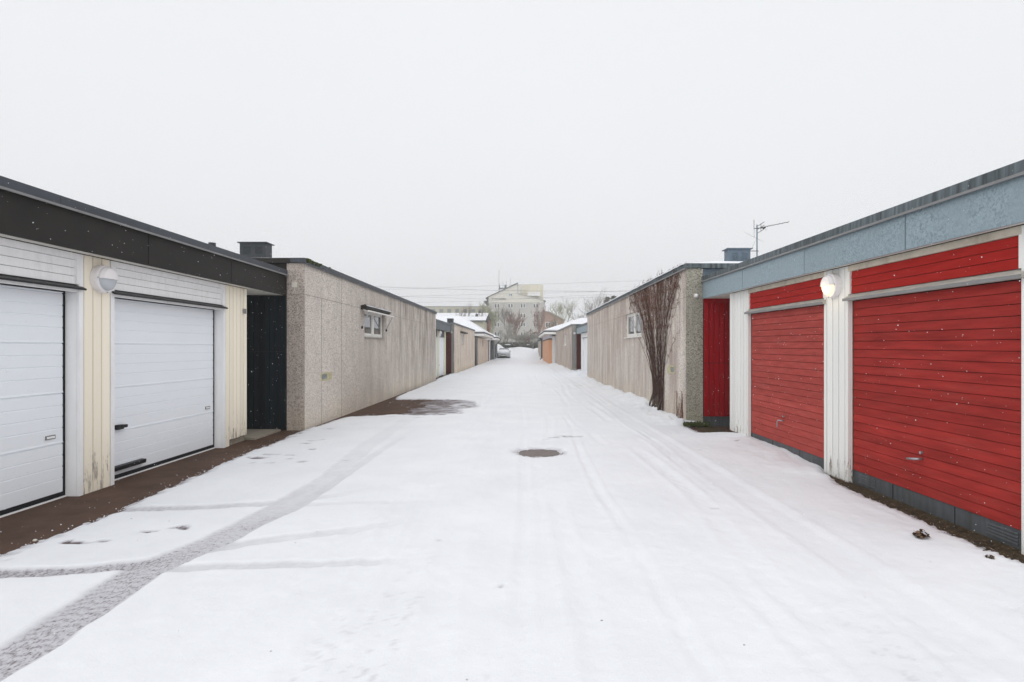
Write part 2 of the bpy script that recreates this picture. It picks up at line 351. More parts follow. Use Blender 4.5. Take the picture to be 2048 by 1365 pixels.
def road_snow():
    X = np.arange(-4.66, 3.76, .026); yl = [1.15]
    while yl[-1] < 106: yl.append(yl[-1]*1.0052+.002)
    Yv = np.array(yl); x, y = np.meshgrid(X, Yv)
    jag = .06*fbm(x*5, y*5, 3)+.10*fbm(x*26, y*26, 9, 3)
    # left edge of the snow
    ly = [1, 4.34, 5.44, 7.15, 8.7, 9.9, 10.5, 11, 12, 13, 13.6, 17.2, 18, 20, 26, 27.3, 28, 34.4, 35.2, 48, 60, 106]
    lx = [-3.75, -3.84, -3.78, -3.90, -4.0, -3.97, -4.06, -4.03, -3.985, -3.9, -3.75, -3.72, -3.86, -3.93, -3.97, -4.0, -4.14, -4.16, -3.93, -3.9, -3.9, -3.9]
    d = x-np.interp(y, ly, lx)+jag*np.interp(y, [11, 13, 17, 20], [1, .5, .5, .3])
    # right edge
    ry = [1, 6.45, 6.7, 7.2, 7.5, 10.2, 10.5, 11.5, 11.7, 106]
    rx = [3.54, 3.52, 3.58, 3.68, 3.9, 3.9, 3.20, 3.16, 3.9, 3.9]
    dr = np.interp(y, ry, rx)-x+jag*.8
    d = np.minimum(d, dr)
    # wet patch by the left wall
    poly = [(-4.4, 13.0), (-3.35, 13.15), (-2.9, 13.5), (-2.43, 13.36), (-1.9, 13.35), (-1.45, 13.7), (-1.62, 14.6), (-1.15, 15.2), (-1.3, 16.0), (-1.45, 16.8), (-1.9, 17.3), (-2.9, 17.55), (-4.4, 17.5)]
    ins = np.zeros_like(x, bool); dist = np.full_like(x, 9.)
    for i in range(len(poly)):
        (x1, y1), (x2, y2) = poly[i], poly[(i+1) % len(poly)]
        c = ((y1 > y) != (y2 > y)) & (x < (x2-x1)*(y-y1)/((y2-y1) or 1e-9)+x1); ins ^= c
        tt = np.clip(((x-x1)*(x2-x1)+(y-y1)*(y2-y1))/((x2-x1)**2+(y2-y1)**2), 0, 1)
        dist = np.minimum(dist, np.hypot(x-x1-tt*(x2-x1), y-y1-tt*(y2-y1)))
    pd = np.where(ins, -dist, dist)+jag*1.1
    d = np.minimum(d, pd)
    md = np.hypot(x-.245, y-8.57)-.325+.085*fbm(x*6, y*6, 31, 4)+.035*vnoise(x*40, y*40, 5)
    d = np.minimum(d, md)
    cover = np.ones_like(x); cut = np.zeros_like(x)
    def seg(pts, wd, st, soft=.016, sink=.6):
        nonlocal cover, cut
        n = len(pts); best = np.full_like(x, 9.); sv = np.zeros_like(x); sa = np.zeros_like(x); acc = 0.
        for i in range(n-1):
            (x1, y1), (x2, y2) = pts[i], pts[i+1]
            tt = np.clip(((x-x1)*(x2-x1)+(y-y1)*(y2-y1))/((x2-x1)**2+(y2-y1)**2), 0, 1)
            dd = np.hypot(x-x1-tt*(x2-x1), y-y1-tt*(y2-y1)); q = dd < best
            L_ = math.hypot(x2-x1, y2-y1); best = np.where(q, dd, best); sv = np.where(q, st[i]+(st[i+1]-st[i])*tt, sv); sa = np.where(q, acc+tt*L_, sa); acc += L_
        k = 1-sstep(wd/2-soft, wd/2+soft, best+.018*fbm(x*6, y*6, 77, 3))
        tr_ = np.sin((sa+.8*np.abs(best-wd*.18))*6.283/.075)*.5+.5; cover = np.minimum(cover, 1-k*sv*(.86+.26*tr_*sstep(.25, .5, sv)+(.55*vnoise(x*30, y*26, 310)+.35*vnoise(x*9, y*6, 311))*sstep(.62, .2, sv))); cut = np.maximum(cut, k*np.minimum(1, sv*1.6))
    G = lambda *a: [g2(*p) for p in a]
    seg([(-2.62, 1.0), (-2.55, 2.2)]+G((60, 1300), (285, 1150), (440, 1085), (565, 1018), (665, 958), (735, 895), (815, 842), (905, 790)), .30, [.60, .60, .58, .56, .50, .40, .24, .14, .09, .05])
    seg([(-4.2, 3.98)]+G((0, 1154), (130, 1151), (280, 1136), (400, 1110), (500, 1092), (700, 1068), (850, 1044)), .17, [.68, .66, .62, .58, .42, .32, .22, .0])
    seg(G((280, 1150), (410, 1141), (560, 1138), (700, 1134), (830, 1131)), .13, [.42, .38, .33, .28, 0])
    seg([(-4.2, 5.3)]+G((240, 1026), (400, 1021), (560, 1012), (680, 996), (800, 974)), .17, [.6, .52, .42, .36, .14, 0])
    seg(G((620, 1015), (760, 1013), (900, 1008)), .12, [.2, .14, 0])
    seg(G((500, 1062), (590, 1022), (672, 968), (752, 912), (830, 862)), .13, [.5, .42, .34, .2, .04])
    for bx, by0, by1, bw in ((-.78, 1.2, 5.6, .13), (-1.02, 1.2, 4.4, .10), (-.15, 1.2, 3.6, .10), (1.75, 1.2, 4.2, .12), (2.9, 1.2, 4.5, .25)):
        cb_ = bx+.10*fbm(y*.3, y*0+bx, 300, 2)+.03*(y-2); bk = (1-sstep(bw*.6, bw*1.3, np.abs(x-cb_)))*sstep(by1, by0+.5, y)
        cover = np.minimum(cover, 1-bk*(.04+.34*sstep(.22, .42, fbm(x*26, y*34, 301, 2))))
    # footprints and melted spots
    rnd = random.Random(4)
    spots = [(150, 1093, 30, 3), (205, 1091, 14, 2), (300, 1070, 22, 2), (362, 1063, 26, 2), (515, 921, 22, 3), (545, 914, 20, 2), (505, 931, 9, 2), (540, 931, 13, 2),
             (582, 915, 10, 3), (580, 922, 8, 3), (608, 929, 16, 2), (625, 903, 11, 3), (612, 891, 14, 2), (620, 886, 12, 2), (597, 870, 18, 2), (655, 862, 14, 1), (640, 884, 12, 1),
             (1110, 879, 14, 2), (1095, 882, 8, 1), (1088, 768, 6, 3), (1140, 876, 30, 1), (1430, 1023, 9, 1), (835, 838, 12, 1), (780, 836, 10, 1), (590, 877, 10, 2), (1158, 772, 10, 1), (880, 1090, 5, 1), (1000, 1180, 4, 1),
             (1245, 780, 5, 2), (1262, 790, 4, 2), (1290, 797, 5, 2), (1400, 905, 6, 2), (1475, 893, 8, 2), (690, 925, 8, 1), (770, 978, 4, 1)]
    for px, py, rx_, st in spots:
        cx, cy = g2(px, py); r1 = rx_*cy/F; r2 = max(.035, r1*.45)
        an = rnd.uniform(-.25, .25); u = (x-cx)*math.cos(an)+(y-cy)*math.sin(an); v_ = -(x-cx)*math.sin(an)+(y-cy)*math.cos(an)
        e2 = np.hypot(u/r1, v_/r2)+.9*vnoise(x*18, y*18, 8); k = 1-sstep(.5, 1.15, e2)
        cover = np.minimum(cover, 1-k*(.42+.19*st)); cut = np.maximum(cut, k*.8)
    # melt/slush halo near bare patches
    cover = np.minimum(cover, .45+.55*sstep(-.01, .13, d+.10*fbm(x*9, y*9, 12, 3)))
    cover = np.minimum(cover, np.where(pd < .05, .35+.2*sstep(-.5, -.1, -pd), 1))
    cover -= .06*np.clip(fbm(x*2.2, y*.7, 51), 0, 1)
    # faint wheel-worn lane
    h = .034+.010*fbm(x*.9, y*.35, 1)+.006*fbm(x*3.5, y*1.6, 2)+.004*fbm(x*16, y*9, 6, 3)
    # ruts
    for x0, amp, wd, seed in ((-1.5, .5, .09, 1), (-1.15, .6, .10, 2), (-.45, .45, .12, 3), (-.05, .6, .08, 4), (.5, .6, .10, 5), (.93, 1.0, .07, 6), (1.3, .7, .10, 7), (1.78, .9, .12, 8), (2.12, 1.2, .11, 9), (2.3, .9, .07, 10), (2.62, .5, .12, 11), (-.75, .35, .09, 12)):
        c = x0*(1-.004*y)+.30*fbm(y*.16+seed*9, np.zeros_like(y)+seed, 20, 3); wd = wd*.8
        k = (x-c)/wd; on = sstep(-.28, .15, fbm(y*.35+seed*3.3, np.zeros_like(y)+seed, 40, 2))
        h += amp*on*.012*(-np.exp(-k*k*1.6)+.9*np.exp(-((np.abs(k)-1.25)**2)*7))*(1+1.1*vnoise(x*24, y*12, seed)+.8*vnoise(x*50, y*30, seed+3))
    # smeared sliding track on the right
    c = 2.25+.05*np.sin(y*.3); k = np.abs(x-c); h -= .014*(1-sstep(.10, .17, k))-.006*np.exp(-((k-.21)/.03)**2)
    h += .007*np.clip(fbm(x*8, y*6, 140, 4)-.15, 0, 1)*sstep(.2, .6, fbm(x*.8, y*.4, 141, 2)+.35)
    h -= .010*sstep(.32, .6, fbm(x*6, y*3.5, 150, 3))*sstep(-.1, .3, fbm(x*.6, y*.25, 151, 2))
    # banks along walls
    wr = 3.28-.006*y; wl = -(4.09-.003*y)
    lump = .5+.9*np.clip(fbm(x*2.6, y*1.3, 61)+.35, 0, 1.2)+.5*np.clip(fbm(x*7, y*5, 66, 3), 0, 1)
    h += np.where(y > 11.5, .14*sstep(.75, .05, wr-x)*lump*np.interp(y, [11.5, 13], [.8, 1]), 0)
    h += np.where(y <= 11.6, .10*sstep(.9, .1, 3.62-x)*lump*np.interp(y, [1, 6, 7, 9, 9.8, 10.4, 11.6], [.3, .3, .32, .5, .6, .15, .2]), 0)
    h += np.where(y > 18, .05*sstep(.5, .05, x-wl)*lump, 0)
    h += .008*np.clip(fbm(x*10, y*7, 90, 2), 0, 1)*sstep(.0, .5, np.abs(x-.2))
    h *= sstep(-.02, .16, d)*.75+.25
    h -= .024*cut*np.clip(h/.03, 0, 1)
    h = np.where(d < 0, np.maximum(-.03, d*.8), np.maximum(h, .004)*sstep(-.004, .02, d)+.0)
    part = ins & (x > -2.75+.5*fbm(x*3, y*3, 200)) & (d < 0)
    h = np.where(part, .004, h); cover = np.where(part, .12+.30*sstep(-2.8, -1.3, x)+.5*fbm(x*5, y*9, 201), cover)
    h += gz(y)
    h = h+np.where(y > 95, .25*sstep(95, 104, y)*np.clip(1-np.abs(x-.0-.2)/1.4, 0, 1), 0)
    ny_, nx_ = x.shape
    me = bpy.data.meshes.new('snow_on_road'); n = nx_*ny_
    co_ = np.stack([x, y, h], -1).reshape(-1, 3).astype(np.float32)
    me.vertices.add(n); me.vertices.foreach_set('co', co_.ravel())
    i = np.arange((ny_-1)*(nx_-1)); r = i//(nx_-1); c = i % (nx_-1); a = r*nx_+c
    q = np.stack([a, a+1, a+1+nx_, a+nx_], -1).astype(np.int32)
    me.loops.add(q.size); me.loops.foreach_set('vertex_index', q.ravel())
    me.polygons.add(len(q)); me.polygons.foreach_set('loop_start', np.arange(len(q), dtype=np.int32)*4)
    me.polygons.foreach_set('loop_total', np.full(len(q), 4, dtype=np.int32))
    me.polygons.foreach_set('use_smooth', [True]*len(q))
    at = me.attributes.new('cover', 'FLOAT', 'POINT'); at.data.foreach_set('value', np.clip(cover, 0, 1).ravel().astype(np.float32))
    me.update(); me.validate(); me.materials.append(M['snowroad'])
    o = bpy.data.objects.new('snow', me); sc.collection.objects.link(o); tag(o, kind='structure')
road_snow()
# dirty strip along the right garages and mossy corner
TR = T(1); TL = T(-1)
tag(MB(TR).box(3.38, 3.8, 1.0, 11.6, -.01, .012).build('edge_strip', 'gravel'), kind='structure')
tag(MB(TL).box(4.50, 7.2, 9.86, 10.9, -.01, .035).build('passage_slab', 'slab'), kind='structure')

# ---------------------------------------------------------------- small things
def lamp(s, a, y, z, r, lit, label, group='round wall lamps on the garages'):
    """round bulkhead lamp, hood over the upper half, diffuser below"""
    tf = T(s); p = tf(a, y, z); o = empty('wall_lamp', p, label, 'lamp', group)
    def disc(prof, a0, a1, half=None, n=28):     # revolve profile [(radius, offset)] about outward axis
        mb = MB(); rings = []
        for rad, off in prof:
            ring = []
            for j in range(n+1):
                an = a0+(a1-a0)*j/n
                mb.v.append((p[0]-s*off, p[1]+rad*math.cos(an), p[2]+rad*math.sin(an))); ring.append(len(mb.v)-1)
            rings.append(ring)
        for q in range(len(rings)-1):
            for j in range(n): mb.f.append([rings[q][j], rings[q][j+1], rings[q+1][j+1], rings[q+1][j]])
        if half: mb.f.append([rings[-1][j] for j in range(n+1)])
        return mb
    disc([(r, 0), (r, .055), (r*.97, .07), (r*.80, .075)], 0, 2*math.pi).build('lamp_base', 'lampw', o, smooth=False)
    h = disc([(r*.86, .07), (r*.85, .095), (r*.72, .125), (r*.4, .14), (.001, .145)], 0, math.pi)
    # closing lower edge of the hood
    k0 = [(p[0]-s*o_, p[1]+rd, p[2]) for rd, o_ in ((r*.86, .07), (r*.85, .095), (r*.72, .125), (r*.4, .14))]; k1 = [(x, 2*p[1]-yy, zz) for x, yy, zz in k0][::-1]
    h.poly(k0+k1); h.build('lamp_hood', 'lampw', o, smooth=False)
    disc([(r*.80, .07), (r*.76, .095), (r*.60, .118), (r*.3, .127), (.001, .13)], math.pi, 2*math.pi).build('diffuser', 'lit' if lit else 'diff_off', o, smooth=True)
    for an in (.03, math.pi-.03, 1.5*math.pi):
        c = Vector((p[0]-s*.078, p[1]+.93*r*math.cos(an), p[2]+.93*r*math.sin(an)))
        MB().tube([c, c+Vector((-s*.006, 0, 0))], .008, 6).build('screw', 'steel', o)
    if lit:
        l = bpy.data.lights.new('lamp_bulb', 'POINT'); l.energy = .7; l.color = (1, .78, .45); l.shadow_soft_size = .06
        lo = bpy.data.objects.new('lamp_bulb', l); sc.collection.objects.link(lo); lo.parent = o; lo.location = (-s*.22, 0, -.08)
    return o
def boards_v(tf, a, y0, y1, z0, z1, wd, th=.022, gap=.014, zl=None, rnd=random.Random(1)):
    mb = MB(tf); n = max(1, round((y1-y0)/wd)); d = (y1-y0)/n
    for i in range(n):
        ya = y0+i*d+gap/2; yb = y0+(i+1)*d-gap/2; zz = z0 if zl is None else zl(ya)
        mb.box(a-th, a, ya, yb, zz+rnd.uniform(-.004, .004), z1)
    return mb
def boards_h(tf, a, y0, y1, z0, z1, ht, th=.02, gap=.005):
    """lapped horizontal boards, each tilted a little outward at its foot"""
    mb = MB(tf); n = max(1, round((z1-z0)/ht)); d = (z1-z0)/n
    for i in range(n):
        za = z0+i*d+gap/2; zb = z0+(i+1)*d-gap/2
        mb.extr([(a-th, za), (a, za), (a, zb), (a-th*.72, zb)], y0, y1)
    return mb
# ---------------------------------------------------------------- garages
GG = 'flat roofed garage blocks along the lane'
def garage(s, name_label, y0, y1, yend, doors, ap, af, zf, zt, kz=0., left=True, sty=None):
    """ap pillar plane, af fascia plane, zf fascia bottom, zt roof top; doors (ya,yb)"""
    k = .003 if s < 0 else .006
    tf = lambda a, y, z: (s*(a-k*y), y, z+(kz*(y-6.7)*min(1, max(0, z/zf)) if kz else 0))
    o = empty('garage', (s*ap, (y0+yend)/2, 0), name_label, 'garage', GG)
    st = sty; ar = ap+.14 if left else ap+.045
    # body behind the front
    b = MB(tf); b.box(ap+.20, ap+6.2, y0, y1, 0, zf+.28)
    b.build('wall', 'gap', o)
    # roof deck and passage cover
    MB(tf).box(af+.30, ap+6.3, y0-.05, yend, zf+.29, zt-.06).build('roof', 'roofd', o)
    snow_slab(tf, af+.13, ap+6.2, y0, yend-.02, zt-.055, .075, 5 if left else 9).build('roof_snow', 'snow', o, smooth=True)
    # fascia boards with joints
    fb = MB(tf); js = [y0-.05]+[j for j in st['joints'] if y0 < j < yend]+[yend]
    for i in range(len(js)-1): fb.box(af, af+.03, js[i]+(.007 if i else 0), js[i+1]-.007, zf, zt-.10)
    fb.build('fascia', st['fascia'], o)
    MB(tf).box(af+.031, af+.05, y0, yend-.01, zf+.01, zt-.11).build('fascia_backing', 'rubber', o)
    cb = MB(tf); js = [y0-.05]+[j for j in st['cjoints'] if y0 < j < yend]+[yend]
    for i in range(len(js)-1): cb.extr([(af-.035, zt-.105), (af-.022, zt-.112), (af-.018, zt-.008), (af+.16, zt), (af+.16, zt-.03), (af+.034, zt-.03), (af+.034, zt-.098), (af-.02, zt-.098)], js[i]+(.002 if i else 0), js[i+1]-.002)
    cb.build('roof_cap', st['cap'], o)
    MB(tf).box(af-.044, af-.030, y0-.05, yend, zt-.122, zt-.100).build('drip_edge', st['lip'], o)
    # soffit boards
    sb = MB(tf); n = 5
    for i in range(n): sb.box(af+.052+i*.0+.0, ap+5, yend-(i+1)*(yend-y1+.02)/n+.004, yend-i*(yend-y1+.02)/n-.004, zf+.004, zf+.022)
    sb.build('soffit', 'soffit', o)
    MB(tf).box(af+.051, ap-.03, y0, y1, zf+.006, zf+.024).build('eaves_board', 'soffit', o)
    # pillars
    edges = [y0]+[v for d in doors for v in d]+[y1]
    pil = [(edges[i], edges[i+1]) for i in range(0, len(edges), 2)]
    for i, (ya, yb) in enumerate(pil):
        last = i == len(pil)-1
        MB(tf).box(ap+.023, ap+.19, ya+(.0 if i else 0), yb-.0, .0 if not last else .16, zf+.003).build('pillar_core', st['core'], o)
        c0, c1 = ya, yb; cw = .055
        cs = MB(tf)
        if i > 0: cs.box(ap-.006, ap+.022, c0-.003, c0+cw, 0, zf+.002); c0 += cw+.008
        if i < len(doors): cs.box(ap-.006, ap+.022, c1-cw, c1+.003, .0, zf+.002); c1 -= cw+.008
        if i > 0: cs.box(ap+.024, ar-.002, ya-.004, ya+.012, .0, zf-.36)
        if i < len(doors): cs.box(ap+.024, ar-.002, yb-.012, yb+.004, .0, zf-.36)
        cs.build('door_casing', st['casing'], o)
        if c1-c0 > .08:
            rise = (lambda yy, c=c0: 0.0 if yy < c+.12 else (.10 if left else .09)) if last else None
            boards_v(tf, ap+.022, c0, c1, .0, zf+.003, .118, .026, .014, rise).build('cladding', st['clad'], o)
        if last: MB(tf).box(ap+.03, ap+.5, y1-.58, y1-.02, -.02, .16).build('plinth_block', 'plinth', o)
    # end wall cladding seen in the passage
    MB(tf).box(ap+.024, ap+6, y1-.001, y1+.018, .16, zf+.003).build('end_wall', st['clad'], o)
    # each bay: header, ledge, door
    for i, (ya, yb) in enumerate(doors):
        zh = zf-.345
        MB(tf).box(ap-.008, ap+.03, ya+.004, yb-.004, zf-.06, zf+.002).build('header_trim', st['trim'], o)
        hb = boards_h(tf, ap+.035, ya+.03, yb-.03, zh+.03, zf-.062, .088 if left else .082); hb.build('header_panel', st['header'], o)
        for q in ((ya+.002, ya+.03), (yb-.03, yb-.002)): MB(tf).box(ap-.004, ap+.03, q[0], q[1], zh+.03, zf-.061).build('header_frame', st['trim'] if left else st['casing'], o)
        MB(tf).box(ap+.036, ap+.12, ya, yb, zh-.03, zf-.0).build('lintel', st['core'], o)
        ex = .045
        if left:
            lg = MB(tf).extr([(ap-.05, zh-.01), (ap+.03, zh+.03), (ap+.03, zh+.012), (ap-.045, zh-.028)], ya-ex, yb+ex); lg.build('ledge', 'black', o)
            MB(tf).box(ap+.0, ap+.035, ya+.003, yb-.003, zh-.05, zh-.005).build('lintel_strip', 'casing', o)
        else:
            lg = MB(tf).extr([(ap-.05, zh-.045), (ap-.045, zh-.02), (ap+.03, zh+.03), (ap+.03, zh-.045)], ya-ex, yb+ex*.6); lg.build('ledge', 'woodgrey', o)
            MB(tf).box(ap-.056, ap-.051, ya-ex, yb+ex*.6, zh-.05, zh-.02).build('ledge_strip', 'lip', o)
        z1 = zh-.05
        if left:
            prof = [(ar, .06)]; nsec = 4; hs_ = (z1-.06)/nsec
            for q in range(nsec):
                zb = .06+q*hs_
                prof += [(ar, zb+.01)]
                for r_ in range(1, 4):
                    zz = zb+.03+(hs_-.05)*r_/4; prof += [(ar, zz-.010), (ar+.006, zz-.004), (ar+.006, zz+.002), (ar-.001, zz+.005), (ar, zz+.014)]
                prof += [(ar, zb+hs_-.024), (ar+.008, zb+hs_-.020), (ar+.008, zb+hs_-.012), (ar-.004, zb+hs_-.010), (ar-.004, zb+hs_-.002)]
            prof += [(ar+.03, z1), (ar+.03, .06)]
            dr = MB(tf).extr(prof, ya+.035, yb-.035).build('door', 'wdoor', o)
            sl_ = MB(tf).box(ar-.004, ar+.035, ya+.013, ya+.034, .0, z1).box(ar-.004, ar+.035, yb-.034, yb-.013, .0, z1).box(ar-.006, ar+.03, ya+.035, yb-.035, .012, .058)
            sl_.build('rubber_seal', 'rubber', dr)
            MB(tf).box(ar-.02, ar+.05, ya+.013, yb-.013, -.01, .014).build('threshold', 'casing', dr)
            nb = MB(tf).box(ar-.010, ar-.001, yb-.26, yb-.14, .62, .66); nb.build('maker_plate', 'lip', dr)
            MB(tf).box(ar-.012, ar-.0105, yb-.25, yb-.15, .63, .65).build('plate_face', 'casing', dr)
            hy = ya+.26
            hd = MB(tf).box(ar-.05, ar-.001, hy-.05, hy+.05, .585, .64).box(ar-.06, ar-.02, hy+.0, hy+.10, .60, .635).build('handle', 'black', dr, bevel=.006)
            MB(tf).extr([(ar-.001, .10), (ar-.055, .115), (ar-.06, .16), (ar-.001, .165)], hy-.18, hy+.44).build('lift_handle', 'black', dr)
        else:
            MB(tf).box(ar+.021, ar+.05, ya, yb, .14, z1).build('door_backing', 'redgap', o)
            dr = boards_h(tf, ar+.02, ya+.012, yb-.012, .165, z1, .0925, .018, .005).build('door', st['door'] if i == 0 else 'red2', o)
            hy = (ya+yb)/2
            hz = .50
            MB(tf).tube([(ar+.002, hy, hz+.06), (ar-.02, hy, hz+.06)], .014, 8).build('lock', 'steel', dr)
            if i == 0: pts = [(ar, hy, hz), (ar-.05, hy, hz), (ar-.055, hy+.03, hz-.005), (ar-.055, hy+.13, hz-.02)]
            else: pts = [(ar, hy, hz), (ar-.05, hy, hz), (ar-.055, hy+.07, hz), (ar-.055, hy+.10, hz-.03), (ar-.055, hy+.10, hz-.10)]
            MB(tf).tube(pts, [.012, .012, .013, .011] if i == 0 else .009, 8).build('handle', 'steel', dr, smooth=True)
            pl = MB(tf).box(ar+.012, ar+.05, ya, yb, -.02, .162).build('kick_plate', st['kick'], o)
            for q in (ya+.75, ya+1.6): MB(tf).box(ar+.009, ar+.0115, q, q+.008, .0, .160).build('plate_seam', 'rubber', pl)
            for vy in (ya+.10, yb-.42):
                vb = MB(tf)
                for r_ in range(4): vb.extr([(ar+.011, .045+r_*.026), (ar+.002, .045+r_*.026), (ar+.006, .056+r_*.026), (ar+.011, .058+r_*.026)], vy, vy+.3)
                vb.build('vent_grille', 'zinc', pl)
    return o
STL = dict(joints=[4.9, 6.94, 8.9], cjoints=[4.3, 5.6, 6.95, 8.95], fascia='dfascia', cap='dcap', lip='lip', core='gap', casing='casing', clad='cream_peel', trim='casing', header='casing')
STR = dict(joints=[5.5, 7.45, 9.5], cjoints=[5.1, 6.6, 8.1, 9.6], fascia='galv', cap='gcap', lip='lip', core='gap', casing='white_peel', clad='white_peel', trim='beige', header='redtop', door='red', kick='zinc')
gl = garage(-1, 'near left garage with two white sectional doors, cream boards and a black roof fascia', 3.3, 9.82, 10.97, [(3.68, 6.12), (6.64, 9.06)], 4.62, 4.42, 2.51, 2.995, 0, True, STL)
gr = garage(1, 'near right garage with two red boarded doors, peeling white posts and a blue-grey metal fascia', 3.95, 10.43, 11.57, [(4.37, 6.68), (7.20, 9.60)], 3.73, 3.60, 2.462, 2.905, .0078, False, STR)
MB(TL).tube([(5.0, 9.45, 2.95), (5.0, 9.45, 3.22)], .055, 12).build('flue_pipe', 'vent_l', gl, smooth=False)
lamp(-1, 4.615, 6.42, 2.285, .155, False, 'unlit white round lamp on the cream post of the left garage')
lamp(1, 3.725, 6.95, 2.27, .145, True, 'glowing white round lamp on the white post between the red doors')
# house number tag on the left garage's end boards
MB(TL).box(4.588, 4.596, 9.66, 9.74, 2.10, 2.18).build('number_tag', 'lip', gl)
# ---------------------------------------------------------------- houses
HG = 'single storey concrete houses along the lane'
def house(s, label, a, y0, y1, zt, depth, st, wins=(), hatch=None, seams=(), endw=.33, cap_h=.095, hz=None, big=True):
    tf = T(s); o = empty('house', tf(a+depth/2, (y0+y1)/2, 0), label, 'house', HG)
    # wall with window opening: pieces around each opening
    wy = [y0]; wl = MB(tf)
    cur = y0
    for (wa, wb, za, zb) in wins:
        wl.box(a, a+.18, cur, wa, -.05, zt)
        wl.box(a, a+.18, wa, wb, -.05, za); wl.box(a, a+.18, wa, wb, zb, zt); cur = wb
    wl.box(a, a+.18, cur, y1, -.05, zt)
    wl.build('wall', st['wall'], o)
    MB(tf).box(a+.181, a+depth, y0+.12, y1, -.05, zt).build('core', 'rubber' if big else st['end'], o)
    MB(tf).box(a+.003, a+endw, y0-.02, y0-.001, -.05, zt-.002).box(a+.181, a+endw, y0-.0005, y0+.119, -.05, zt-.002).build('end_wall', st['end'], o)
    # seams
    if seams:
        sm = MB(tf).box(a-.0025, a+.001, y0, y1, 2.532, 2.540)
        for ys_, za, zb in seams: sm.box(a-.003, a+.001, ys_, ys_+.007, za, zb)
        sm.box(a, a+endw, y0-.023, y0-.019, 2.532, 2.542)
        sm.build('panel_joint', 'joint', o)
    # upper timber/metal panel beside the end wall
    MB(tf).box(a+endw+.002, a+depth, y0+.02, y0+.118, 2.4, zt-.003).build('gable_panel', st['panel'], o)
    # roof edge
    c = MB(tf); c.extr([(a-.035, zt-.02), (a-.045, zt+cap_h*.9), (a-.01, zt+cap_h), (a+.25, zt+cap_h), (a+.25, zt+.01), (a-.005, zt-.0)], y0-.06, y1+.03)
    c.build('roof_edge', st['cap'], o)
    MB(tf).box(a+.251, a+depth+.1, y0-.06, y0+.12, zt+.001, zt+cap_h-.002).build('roof_edge_end', st['capend'], o)
    MB(tf).box(a-.05, a-.036, y0-.06, y1+.03, zt-.026, zt-.004).build('drip_edge', st['drip'], o)
    MB(tf).box(a+.252, a+depth+.08, y0+.121, y1, zt+.0, zt+.06).build('roof', 'roofd', o)
    snow_slab(tf, a+st['so'], a+depth, y0+st.get('sy', -.03), y1, zt+cap_h-.012, st['snow'], 3+int(y0)).build('roof_snow', 'snow', o, smooth=True)
    for (wa, wb, za, zb) in wins: window(tf, a, wa, wb, za, zb, o, s, st)
    if hatch:
        ha, hb, z0, z1 = hatch
        h = MB(tf)
        fw = .028
        h.box(a-.012, a+.0, ha, hb, z0, z0+fw).box(a-.012, a+.0, ha, hb, z1-fw, z1).box(a-.012, a, ha, ha+fw, z0+fw, z1-fw).box(a-.012, a, hb-fw, hb, z0+fw, z1-fw)
        mid = ha+(hb-ha)*.55; h.box(a-.011, a, mid, mid+.03, z0+fw, z1-fw)
        hh = h.build('meter_hatch', 'hatch', o)
        MB(tf).box(a-.004, a-.001, ha+fw, mid, z0+fw, z1-fw).build('hatch_glass', 'hatchg', hh)
        MB(tf).box(a-.007, a-.001, mid+.03, hb-fw, z0+fw, z1-fw).build('hatch_cover', 'hatch', hh)
    return o
def window(tf, a, ya, yb, za, zb, parent, s, st):
    d = .045; f = MB(tf); fw = .05
    f.box(a+d, a+d+.06, ya, yb, za, za+fw).box(a+d, a+d+.06, ya, yb, zb-fw, zb)
    for q in (ya, yb-fw): f.box(a+d, a+d+.06, q, q+fw, za+fw, zb-fw)
    m = (ya+yb)/2+.0; f.box(a+d-.004, a+d+.06, m-.075, m+.075, za+fw, zb-fw)
    win = f.build('window', 'frame', parent)
    sash = MB(tf)
    for p0, p1 in ((ya+fw, m-.075), (m+.075, yb-fw)):
        sash.box(a+d+.012, a+d+.05, p0, p1, za+fw, za+fw+.04).box(a+d+.012, a+d+.05, p0, p1, zb-fw-.035, zb-fw)
        sash.box(a+d+.012, a+d+.05, p0, p0+.03, za+fw+.04, zb-fw-.035).box(a+d+.012, a+d+.05, p1-.03, p1, za+fw+.04, zb-fw-.035)
    sash.build('frame', 'frame', win)
    for p0, p1 in ((ya+fw, m-.075), (m+.075, yb-fw)):
        MB(tf).box(a+d+.03, a+d+.036, p0+.03, p1-.03, za+fw+.04, zb-fw-.035).build('pane', 'glass', win)
    MB(tf).extr([(a-.05, za-.03), (a-.05, za-.012), (a+d, za+.004), (a+d, za-.03)], ya-.01, yb+.05).build('sill', st.get('sill', 'frame'), win)
SL = dict(wall='conc_l', end='conc_end', panel='dfascia', cap='dcap', capend='dfascia', drip='dcap', so=.10, snow=.030, sill='woodgrey')
SR = dict(wall='conc_r', end='conc_re', panel='vent_r', cap='gcap', capend='gcap', drip='lip', so=-.075, snow=.06, sill='frame')
hl = house(-1, 'nearest left concrete house with a brown awning over its window and a dark roof edge', 4.09, 11.0, 27.3, 3.115, 9, SL, [(15.1, 17.15, 1.83, 2.50)], (11.85, 12.50, .87, 1.03),
           [(11.9, 0, 2.53), (13.2, 0, 3.11), (19.7, 0, 2.53), (22.2, 0, 2.53), (24.8, 0, 2.53)])
hr = house(1, 'nearest right concrete house overgrown by a bare creeper, its wall streaked red-brown', 3.28, 11.6, 28.3, 3.10, 9, SR, [(15.75, 18.15, 1.86, 2.55)], (12.42, 13.0, .99, 1.16),
           [(13.6, 2.54, 3.1), (19.9, 0, 2.53), (23.2, 0, 3.1)])
